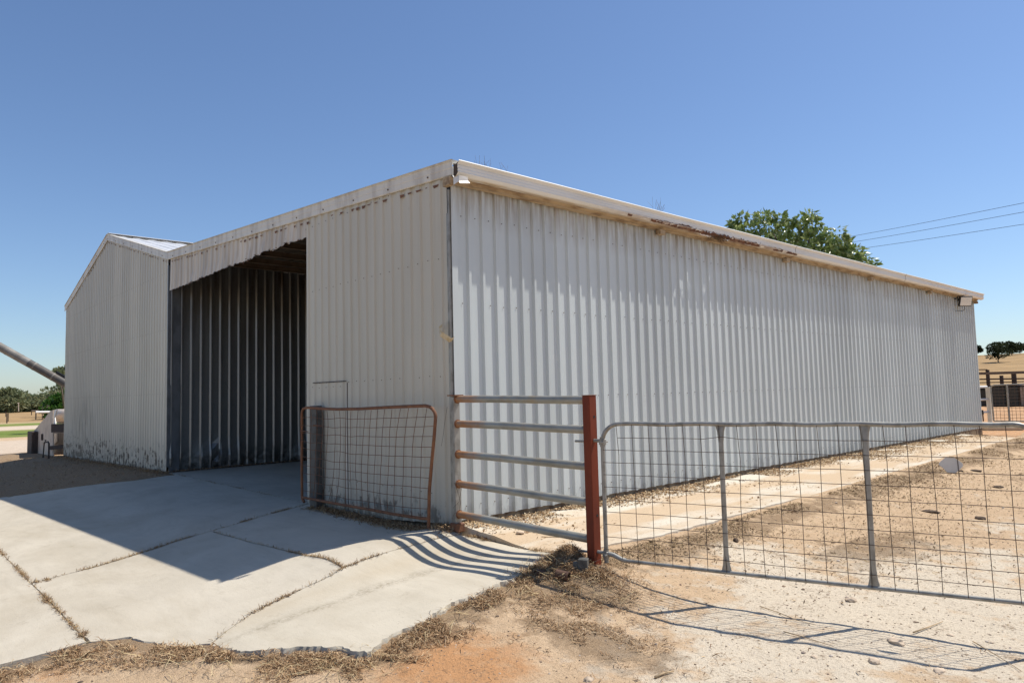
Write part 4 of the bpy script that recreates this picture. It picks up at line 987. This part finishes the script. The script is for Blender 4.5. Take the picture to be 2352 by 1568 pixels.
# ------------------------------------------------------------------ weeds and debris in the gutter
def weeds(name, P, hmin, hmax, label, cat, mat, n, group=None, seed=1):
    rng = random.Random(seed); m = MB(); 
    for i in range(n):
        x, y, z = P[0]+rng.gauss(0, .01), P[1]+rng.gauss(0, P[3]), P[2]; h = rng.uniform(hmin, hmax); a = rng.uniform(-.35, .35); b = rng.uniform(-.35, .35)
        m.tube([(x, y, z), (x+a*h*.4, y+b*h*.4, z+h*.6), (x+a*h, y+b*h, z+h)], .0013, 4)
        if n > 1 and rng.random() < .7: m.tube([(x+a*h*.3, y+b*h*.3, z+h*.45), (x+a*h*.3+rng.uniform(-.05, .05), y+b*h*.3+rng.uniform(-.06, .06), z+h*.75)], .001, 4)
    o = m.build(name, mat); tag(o, label, cat, group); return o
MAT['weed'] = simple('dead_weed', (.20, .12, .08), .9, 0, .2, 20)
weeds('gutter_weed', (.2, .45, 4.14, .14), .06, .22, 'dead weeds sprouting from the front end of the gutter', 'weed', MAT['weed'], 15, 'dead weeds in the gutter', 1)
weeds('gutter_weed', (.2, 3.9, 4.12, .05), .08, .30, 'dead weeds in the gutter above the first rusty stretch', 'weed', MAT['weed'], 14, 'dead weeds in the gutter', 2)
weeds('gutter_weed', (.2, 6.4, 4.12, .05), .25, .52, 'single tall dead stalk in the gutter left of the leafy tree', 'weed', MAT['weed'], 1, 'dead weeds in the gutter', 3)
pts = []
for i in range(420): pts.append((.16+rr.uniform(0, .10), 5.55+rr.gauss(0, .13), 3.985+rr.gauss(0, .022)))
o = blades('nest_debris', pts, .03, .12, .006, .9, [(.03, .02, .015), (.14, .09, .05), (.3, .2, .11), (.05, .03, .02)], seed=21, kindstuff=False); tag(o, 'tangle of twigs and leaves hanging through the rusted gutter', 'nest')

# ------------------------------------------------------------------ foliage
def leafmat(name, a, b, c, spec=.4, rough=.45):
    m = NT(name); m.coord(); cr = m.n('ShaderNodeValToRGB'); m.l(m.geo.outputs['Random Per Island'], cr.inputs[0]); e = cr.color_ramp.elements; e.new(.5)
    for k, q in enumerate((a, b, c)): e[k].position = k/2; e[k].color = (*q, 1)
    m.base(cr.outputs[0]); m.set(Roughness=rough, Specular_IOR_Level=spec)
    tr = m.n('ShaderNodeBsdfTranslucent'); m.l(cr.outputs[0], tr.inputs[0]); mx = m.n('ShaderNodeMixShader'); mx.inputs[0].default_value = .35
    out = m.t.nodes['Material Output']; m.l(m.b.outputs[0], mx.inputs[1]); m.l(tr.outputs[0], mx.inputs[2]); m.l(mx.outputs[0], out.inputs[0]); return m.m
def crown(name, clumps, per, size, mat, parent, seed, droop=.5, aspect=.5):
    rng = np.random.default_rng(seed); C = np.repeat(np.array([c[:3] for c in clumps]), per, 0); Rr = np.repeat(np.array([c[3] for c in clumps]), per)
    n = len(C); v = rng.normal(size=(n, 3)); v /= np.linalg.norm(v, axis=1)[:, None]; rad = rng.uniform(.45, 1, n)**.5
    P = C+v*(Rr*rad)[:, None]*np.array([1, 1, .8])
    d = v+rng.normal(0, .5, (n, 3)); d[:, 2] -= droop; d /= np.linalg.norm(d, axis=1)[:, None]
    s = np.cross(d, rng.normal(size=(n, 3))*.6+np.array([0, 0, 1])); s /= np.linalg.norm(s, axis=1)[:, None]
    L = size*rng.uniform(.6, 1.3, n); nn = np.cross(d, s)
    a = P; b = P+d*(L*.45)[:, None]+s*(L*aspect*.5)[:, None]+nn*(L*.08)[:, None]; c = P+d*L[:, None]-nn*(L*.08)[:, None]; e = P+d*(L*.45)[:, None]-s*(L*aspect*.5)[:, None]+nn*(L*.08)[:, None]
    V = np.stack([a, b, c, e], 1).reshape(-1, 3); i = np.arange(n)*4; F1 = np.stack([i, i+1, i+2], 1); F2 = np.stack([i, i+2, i+3], 1)
    # keep each leaf one island: two triangles sharing the midrib
    me = bpy.data.meshes.new(name); me.from_pydata(V.tolist(), [], F1.tolist()+F2.tolist()); return link_mesh(name, me, mat, parent)
MAT['leafA'] = leafmat('broad_green_leaves', (.11, .165, .04), (.20, .27, .07), (.34, .38, .17), .6, .33)
MAT['leafB'] = leafmat('gum_leaves', (.12, .15, .075), (.19, .215, .11), (.27, .27, .15), .2, .6)
MAT['leafC'] = leafmat('bright_leaves', (.03, .09, .012), (.05, .13, .02), (.09, .17, .03), .3, .5)
MAT['leafD'] = leafmat('dark_leaves', (.015, .024, .012), (.03, .042, .018), (.05, .06, .025), .1, .7)
MAT['bark'] = simple('grey_bark', (.16, .12, .09), .9, 0, .2, 5, stretch=(3, 3, .6), bump=.2)
MAT['barkd'] = simple('dark_bark', (.05, .035, .028), .9, 0, .2, 5)
# big tree behind the shed
ty = 24.
def tp(u, v, dy=0): q = at(u, v, 1, ty+dy); return q
tb = Vector((-7.2, ty, gz(-7.2, ty)))
tree = thing('broadleaf_tree', tb, 'leafy green broadleaf tree rising behind the shed roof', 'tree')
outline = [(1688, 500), (1700, 498), (1726, 492), (1748, 490), (1768, 487), (1790, 494), (1812, 500), (1838, 496), (1862, 488), (1866, 505), (1850, 522), (1880, 528), (1900, 536), (1918, 524), (1932, 545), (1938, 560), (1950, 570), (1962, 568), (1965, 585), (1985, 592), (1996, 604), (1690, 520), (1710, 520), (1740, 515), (1770, 515), (1800, 520), (1830, 525), (1720, 540), (1750, 540), (1780, 545), (1815, 545), (1850, 550), (1885, 555), (1915, 565), (1760, 565), (1800, 570), (1840, 575), (1880, 580), (1920, 590), (1950, 600), (1980, 615), (1700, 560), (1830, 600), (1880, 610), (1930, 625), (1770, 590), (1960, 630), (1720, 590), (1800, 620), (1860, 640)]
cl = []
tr_ = random.Random(5)
for (u, v) in outline:
    q = tp(u, v, tr_.uniform(-.6, .4)); r = tr_.uniform(.26, .40)*(1 if v > 515 else .8); cl.append((q.x+.02, q.y, q.z-r*.6, r))
for i in range(70):
    u = tr_.uniform(1700, 1950); v = 515+abs(u-1790)*.30+tr_.uniform(10, 130); q = tp(u, v, tr_.uniform(.3, 3.0)); cl.append((q.x, q.y, q.z, tr_.uniform(.35, .6)))
for (u, v) in ((1681, 516),): q = tp(u, v); cl.append((q.x, q.y, q.z-.1, .14))
crown('crown', cl, 70, .25, MAT['leafA'], tree, 3, droop=.8, aspect=.55)
m = MB(); m.tube([tb, tb+Vector((.1, 0, 2.2)), tb+Vector((-.1, .1, 4.2))], .25, 10, rad=[.34, .26, .2])
for (u, v) in ((1720, 530), (1770, 520), (1830, 540), (1900, 560), (1950, 590), (1860, 520), (1700, 540)):
    q = tp(u, v, .2); a = tb+Vector((0, .05, 3.6)); mid = (a+q)/2+Vector((tr_.uniform(-.3, .3), 0, .3)); m.tube([a, mid, q], .08, 6, rad=[.13, .07, .02])
m.build('trunk', MAT['bark'], tree, smooth=True)

def far_tree(name, base, h, wdt, mat, bark, label, cat, group, seed, n=22, per=60, leaf=.5, open_=False, trunk_h=.3, parent=None, droop=.1):
    rng = random.Random(seed); t = thing(name, base, label, cat, group); cl = []
    for i in range(n):
        a = rng.uniform(0, 6.283); r = rng.uniform(0, 1)**.6*wdt/2; zz = rng.uniform(0, 1)
        zc = trunk_h*h+(h*(1-trunk_h))*zz*(1-.35*(r/(wdt/2))**2); cr = wdt*rng.uniform(.13, .22)*(1.1-.4*zz)
        cl.append((base[0]+r*math.cos(a)*(1-.35*zz), base[1]+r*math.sin(a)*(1-.35*zz), base[2]+min(zc, h-cr*.7), cr))
    crown('crown', cl, per, leaf, mat, t, seed, droop=droop, aspect=.6)
    m = MB(); b = Vector(base); m.tube([b, b+Vector((rng.uniform(-.02, .02)*h, 0, h*.3)), b+Vector((0, 0, h*.6))], .1, 7, rad=[h*.028, h*.02, h*.01])
    for c in cl[:7]: m.tube([b+Vector((0, 0, h*.25)), (b+Vector((0, 0, h*.45))+Vector(c[:3]))/2, c[:3]], .05, 5, rad=[h*.014, h*.008, h*.003])
    m.build('trunk', bark, t, smooth=True); return t
# tree line across the far paddock, from pixel columns
LG = 'far paddock tree line'
labs = ['tall thin-crowned gum at the left edge of the tree line', 'wide dark gum second from the left in the tree line', 'pale rounded gum left of the tree line gap', 'low gum filling the dip in the tree line', 'broad domed gum right of the tree line gap', 'lower grey-green gum beside the domed one', 'dull green gum partly behind the bright tree', 'bushy low gum at the foot of the tall left one', 'squat gum under the domed crown']
for i, (u, top, wd, dist) in enumerate(((14, 895, 8, 215), (38, 907, 14, 232), (60, 909, 10, 240), (74, 919, 9, 250), (86, 907, 15, 228), (106, 915, 11, 236), (122, 913, 12, 245), (2, 913, 11, 225), (98, 913, 13, 236))):
    d = ray(u, 943); d = d/Vector((d.x, d.y)).length; b = CAM+d*dist; b.z = ter(b.x, b.y)
    dt = ray(u, top); dt = dt/Vector((dt.x, dt.y)).length; h = (CAM+dt*dist).z-b.z
    far_tree('gum_tree', (b.x, b.y, b.z), h, wd*1.15, MAT['leafB'], MAT['bark'], labs[i], 'tree', LG, 40+i, n=26, per=90, leaf=.85, trunk_h=.12 if i else .35)
# row extending past both edges of what the photograph shows
for i, (u, dist) in enumerate(((-30, 230), (-70, 240))):
    d = ray(u, 943); d = d/Vector((d.x, d.y)).length; b = CAM+d*dist; b.z = ter(b.x, b.y)
    far_tree('gum_tree', (b.x, b.y, b.z), 5.5, 13, MAT['leafB'], MAT['bark'], ('gum just beyond the left edge of the tree line', 'gum farthest beyond the left edge of the tree line')[i], 'tree', LG, 60+i, n=20, per=60, leaf=1.0, trunk_h=.12)
def at_dist(u, v, dist): d = ray(u, v); d = d/Vector((d.x, d.y)).length; return CAM+d*dist
for (u, top, wd, dist, mt, lab, nm, seed, th, nn_) in ((131, 882, 6.0, 130, 'leafB', 'tall open grey gum whose crown touches the grain pipe', 'gum_tree', 71, .4, 16), (143, 900, 5.5, 112, 'leafC', 'bright green dense tree beside the shed corner', 'leafy_tree', 72, .08, 26), (149, 839, 1.9, 60, 'leafB', 'grey gum spray showing above the grain pipe at the shed corner', 'gum_tree', 73, .82, 8)):
    b = at_dist(u, 940, dist); b.z = ter(b.x, b.y); h = at_dist(u, top, dist).z-b.z
    far_tree(nm, (b.x, b.y, b.z), h, wd, MAT[mt], MAT['bark'], lab, 'tree', None, seed, n=nn_, per=110, leaf=.45 if dist > 80 else .28, trunk_h=th)
# hill trees on the right
for i, (u, base, top, wpx, y) in enumerate(((2292, 820, 787, 52, 138), (2324, 812, 785, 38, 165), (2342, 806, 790, 28, 178), (2244, 808, 788, 18, 172), (2300, 809, 790, 20, 180))):
    b = at(u, base, 1, y); b.z = ter(b.x, b.y); t_ = at(u, top, 1, y); h = t_.z-b.z; wd = wpx/F_PX*(y+8)
    far_tree('paddock_tree', (b.x, b.y, b.z), h, wd, MAT['leafD'], MAT['barkd'], ('largest dark tree standing alone on the hill', 'middle dark tree on the hill crest', 'smallest dark tree rightmost on the hill crest', 'dark tree crown peeping past the shed wall on the hill', 'low dark tree between the largest and middle ones')[i], 'tree', 'dark trees on the dry hill', 80+i, n=18, per=110, leaf=.32, trunk_h=.35)

# ------------------------------------------------------------------ power lines
for i, (a, b, lab) in enumerate((((1700, 583), (2352, 466), 'highest of the three overhead wires right of the tree'), ((1700, 592), (2352, 487), 'middle of the three overhead wires right of the tree'), ((1700, 602), (2352, 515), 'lowest of the three overhead wires right of the tree'))):
    pa = at_dist(a[0], a[1], 95); pb_ = at_dist(b[0], b[1], 62); dv = (pb_-pa); P = []
    for k in range(25):
        t = k/24*1.7; q = pa+dv*t; q.z += -.5*math.sin(min(1, t)*math.pi)*.5; P.append(q)
    m = MB(); m.tube(P, .016, 5); o = m.build('power_line', MAT['black']); tag(o, lab, 'power line', 'overhead wires')

# ------------------------------------------------------------------ far right: gate, panel, yard fence, bins
fy_ = 21.5
fg = thing('mesh_gate', (.1, fy_, gz(.1, fy_)), 'far wire mesh gate standing open past the end of the shed', 'gate')
gx0, gx1, zb_, zt_ = .085, 2.6, .2, 1.335
slope = .02
m = MB(); m.tube([(gx0, fy_, zb_), (gx0-.02, fy_, zt_-.08), (gx0+.02, fy_, zt_-.02), (gx0+.09, fy_, zt_), (gx1, fy_, zt_+slope*2.4), (gx1, fy_, zb_)], .024, 8); m.tube([(gx0, fy_, zb_), (gx1, fy_, zb_)], .022, 8); m.build('frame', MAT['galv'], fg)
for x in (.505, 1.35, 2.1):
    m = MB(); m.tube([(x, fy_, zb_), (x, fy_, zt_)], .03, 8); m.build('stay', MAT['galv'], fg)
m = MB()
for i in range(22): m.tube([(gx0+.09+i*.105, fy_-.02, zb_), (gx0+.09+i*.105, fy_-.02, zt_)], .005, 4)
for j in range(11): m.tube([(gx0, fy_-.02, zb_+.1+j*.103), (gx1, fy_-.02, zb_+.1+j*.103+.02)], .005, 4)
m.build('wire_mesh', MAT['wire'], fg)
fp = thing('rail_panel', (-.02, fy_, gz(0, fy_)), 'short pale pipe rail panel between shed end and far mesh gate', 'fence panel')
m = MB(); m.box((-.02, fy_+.02, .7), (.11, .11, 1.16), bev=.004); m.build('post', MAT['flash'], fp)
for z in (1.292, .89, .487):
    m = MB(); m.tube([(-.6, fy_-.9, z-.005), (-.03, fy_-.05, z)], .036, 10); m.build('rail', MAT['white'], fp, smooth=True)
m = MB(); m.tube([(-.14, fy_-.28, .56), (-.13, fy_-.28, .42)], .03, 6); m.tube([(-.135, fy_-.28, .48), (-.13, fy_-.28, .2)], .02, 6); m.build('latch', MAT['black'], fp)
# cattle yard fence
yf = thing('timber_fence', at(2268, 870, 1, 50.), 'dark timber post and rail yard fence below the dry hill', 'fence')
FY = 50.
for (u, top, wpx) in ((2268, 849, 6), (2300, 862, 6), (2328, 853, 8), (2395, 858, 7), (2238, 852, 6), (2200, 852, 6)):
    a = at(u, top, 1, FY); m = MB(); m.box((a.x, a.y, (a.z+.1)/2), (wpx/F_PX*52, .15, a.z-.1)); m.build('post', MAT['darktimber'], yf)
for (v0, v1, th) in ((859, 855.5, .17), (879.5, 877, .06)):
    a = at(2150, v0+1.5, 1, FY-.12); b = at(2470, v1-4, 1, FY-.12); m = MB(); m.beam(a, b, .06, th); m.build('rail', MAT['timber'] if th > .1 else MAT['darktimber'], yf)
a = at(2150, 872, 1, FY-.12); b = at(2470, 868, 1, FY-.12); m = MB(); m.beam(a, b, .05, .09); m.build('rail', MAT['darktimber'], yf)
a = at(2150, 850, 1, FY-.12); b = at(2268, 848.5, 1, FY-.12); m = MB(); m.beam(a, b, .04, .07); m.build('rail', MAT['darktimber'], yf)
# dark bins behind the far gate
MAT['bin'] = simple('dark_plastic', (.022, .026, .022), .5, 0, .2, 4)
def bin_(x0, x1, y, z1, lab, mat='bin'):
    zg = gz((x0+x1)/2, y); t = thing('feed_bin', ((x0+x1)/2, y, zg), lab, 'bin', 'bins behind the far gate'); hgt = z1-zg; w_ = x1-x0
    m = MB(); m.box(((x0+x1)/2, y+.5, zg+hgt/2-.03), (w_, 1.0, hgt-.06), bev=.05); m.build('body', MAT[mat], t)
    m = MB(); m.box(((x0+x1)/2, y+.5, z1-.03), (w_+.06, 1.06, .07), bev=.02); m.build('rim', MAT['black'], t)
bin_(-5.68, -4.98, 45, 1.18, 'wide dark bin seen through the left half of the far gate')
bin_(-4.88, -4.36, 45, 1.17, 'narrower dark bin seen right of the far gate stay')
bin_(-7.2, -5.97, 45.4, 1.02, 'dark bin peeping between the shed end and the far gate post')
MAT['tin'] = simple('faded_tin', (.42, .34, .26), .6, 0, .2, 2)
bin_(-4.30, -3.2, 45.2, 1.15, 'faded brown bin rightmost behind the far gate', 'tin')

# ------------------------------------------------------------------ left side: grain pipe, feed bunk, tap, posts
MAT['pipe'] = simple('grey_painted_pipe', (.25, .23, .20), .6, .1, .15, 3, bump=.05)
gpipe = thing('grain_pipe', at(149, 880, 0, -27), 'long grey steel grain pipe slanting up from behind the shed corner', 'pipe')
a = at(-40, 774, 0, -28.5); b = at(149, 880, 0, -27); dv = b-a; b = b+dv*.12
mid_ = a+dv*.56
m = MB(); m.tube([a, mid_], .165, 24); o = m.build('tube', MAT['pipe'], gpipe); autosmooth(o, 50)
m = MB(); m.tube([mid_-dv*.01, b], .162, 24); o = m.build('tube', simple('pipe_in_painted_shade', (.085, .08, .075), .6, .1, .2, 3, c2=(.12, .10, .08)), gpipe); autosmooth(o, 50); o['label'] = 'lower length of the pipe with shade put into its colour'  # shade on the lower length is put into a darker pipe colour
for k in (.12, .30, .46, .63, .86):
    m = MB(); q = a+dv*k; t = dv.normalized(); m.tube([q-t*.03, q+t*.03], .170, 24); o = m.build('band', MAT['pipe'], gpipe, smooth=False); autosmooth(o, 50)
q = a+dv*.96; t = dv.normalized(); m = MB(); m.beam(q-t*.25+Vector((0, 0, .24)), q+t*.4+Vector((0, 0, .22)), .05, .12); m.build('bracket', MAT['black'], gpipe)
BY = -.12
def b5(x, y): return (80+x/5.6)/1.63265, (1480+y/5.6)/1.63265
def bp(x, y, yy=BY): u, v = b5(x, y); return at(u, v, 1, yy)
bunk = thing('feed_bunk', bp(450, 1310), 'cream steel feed bunk end panel with a sloping top beside the shed corner', 'feed bunk')
def slabpoly(name, pts, thick, mat, parent):
    m = MB(); n = len(pts)
    for dy in (0, thick):
        for p in pts: m.v.append((p.x, p.y+dy, p.z))
    m.f.append(tuple(range(n))); m.f.append(tuple(reversed(range(n, 2*n))))
    for i in range(n): m.f.append((i, n+i, n+(i+1) % n, (i+1) % n))
    return m.build(name, mat, parent)
slabpoly('end_panel', [bp(*q) for q in ((282, 1330), (655, 1400), (662, 315), (600, 345), (500, 480), (400, 590), (330, 680), (250, 765))], .05, MAT['cream'], bunk)
for q in ((318, 815, 900), (448, 820, 950)):
    a = bp(q[0], q[1], BY-.01); b = bp(q[0], q[2], BY-.01); m = MB(); m.tube([a, b], .055, 8); m.build('slot', MAT['darktimber'], bunk)
m = MB(); pA = bp(770, 330, BY+.5); m.tube([(pA.x, pA.y, pA.z-.18), (-22.32, pA.y+.05, pA.z-.18)], .24, 16); m.build('drum', MAT['cream'], bunk, smooth=True)
slabpoly('side_flap', [bp(*q, BY+.02) for q in ((672, 640), (720, 640), (700, 470), (745, 310), (690, 330))], .03, MAT['white'], bunk)
slabpoly('inner_panel', [bp(*q, BY+.45) for q in ((664, 760), (900, 760), (900, 1380), (664, 1390))], .04, simple('grey_panel', (.30, .30, .29), .7, 0, .15, 3), bunk)
slabpoly('white_patch', [bp(*q, BY+.42) for q in ((668, 812), (750, 810), (752, 980), (690, 1030))], .02, MAT['white'], bunk)
slabpoly('back_sheet', [bp(*q, BY+.5) for q in ((750, 600), (900, 600), (900, 330), (750, 330))], .03, simple('mottled_sheet', (.30, .25, .21), .7, 0, .3, 9), bunk)
m = MB(); m.beam(bp(650, 700, BY-.03), bp(905, 690, BY+.2), .08, .30); m.build('beam', MAT['darktimber'], bunk)
m = MB(); m.beam(bp(605, 1112, BY-.03), bp(905, 1085, BY+.2), .08, .14); m.build('beam', MAT['darktimber'], bunk)
bpst = thing('timber_post', bp(190, 1295, -.3), 'thick weathered timber post against the left end of the feed bunk', 'post')
a = bp(135, 1292, -.3); b = bp(240, 775, -.3)
m = MB(); m.box(((a.x+b.x)/2, -.22, (-.55+b.z)/2), (b.x-a.x, .22, b.z+.55), bev=.02); m.build('shaft', MAT['darktimber'], bpst)
tap = thing('garden_tap', bp(575, 1370, -.45), 'standpipe tap with a hanging hose in front of the feed bunk', 'tap')
m = MB(); m.tube([bp(575, 1375, -.45), bp(580, 1020, -.45), bp(560, 985, -.45), bp(500, 990, -.45), bp(482, 1010, -.45)], .028, 8); m.build('pipe', MAT['darktimber'], tap)
m = MB(); m.tube([bp(505, 990, -.45), bp(505, 950, -.45)], .015, 6); m.tube([bp(492, 947, -.45), bp(520, 947, -.45)], .015, 6); m.build('handle', MAT['darktimber'], tap)
m = MB(); m.tube([bp(480, 1000, -.45), bp(470, 1150, -.45), bp(452, 1350, -.45)], .02, 6); m.build('hose', MAT['black'], tap)
# paddock fence posts and rails, far left
def l3(x, y): return x/3.1367/1.63265, (1250+y/3.1367)/1.63265
fposts = [(67, 920, 980, 'thin post by the left edge, back row'), (80, 940, 1055, 'darker post of the pair near the left edge'), (96, 938, 1035, 'lighter post of the pair near the left edge'), (370, 907, 960, 'short back post at the left end of the brown rail'), (421, 920, 1015, 'dark post holding the white pipe rail'), (496, 850, 1015, 'thin tall post between white rail and feed bunk')]
for i, (x, t0, b0, lab) in enumerate(fposts):
    u, v = l3(x, b0); d = ray(u, v); t = (-.55-CAM.z)/d.z; p = CAM+d*t; u2, v2 = l3(x, t0); p2 = at(u2, v2, 0, p.x)
    m = MB(); wdt = (5 if i in (1, 4) else 3.2)/3.1367/1.63265/F_PX*abs(p.x-CAM.x)*1.9; m.box((0, 0, (p2.z-p.z)/2-.05), (wdt, wdt, p2.z-p.z+.1)); o = m.build('fence_post', MAT['darktimber']); o.location = (p.x, p.y, p.z); tag(o, lab+' of the far paddock', 'fence post', 'far paddock fence posts')
def rail3(x0, y0, x1, y1, X, r, mat, name, lab):
    a = at(*l3(x0, y0), 0, X); b = at(*l3(x1, y1), 0, X); m = MB(); m.tube([a, b], r, 6); o = m.build(name, mat); tag(o, lab, 'rail')
rail3(421, 924, 592, 922, -99, .16, MAT['white'], 'pipe_rail', 'white pipe rail across the far paddock behind the feed bunk')
rail3(370, 910, 560, 908, -150, .16, MAT['timber'], 'timber_rail', 'thin brown rail behind the white pipe rail')
pf = thing('picket_fence', at(*l3(600, 880), 0, -105), 'grey fence of close upright pickets under the bright green tree', 'fence')
for i in range(38):
    x = 492+i*8+random.uniform(-2, 2); top = 853+random.uniform(-6, 8)-i*.1; a = at(*l3(x, 945 if x < 560 else 905), 0, -105-i*.5); b = at(*l3(x, top), 0, -105-i*.5); m = MB(); m.tube([a, b], .09, 4); m.build('picket', MAT['timber'], pf)
a = at(*l3(490, 872), 0, -105); b = at(*l3(800, 868), 0, -124); m = MB(); m.tube([a, b], .06, 4); m.build('rail', MAT['timber'], pf)
pp = thing('power_pole', at(*l3(218, 905), 0, -215), 'pale slim power pole in front of the tree line', 'pole')
m = MB(); m.tube([at(*l3(218, 915), 0, -200), at(*l3(218, 815), 0, -200)], .10, 6); m.tube([at(*l3(203, 818), 0, -200), at(*l3(228, 817), 0, -200)], .06, 5); m.build('shaft', MAT['cream'], pp)
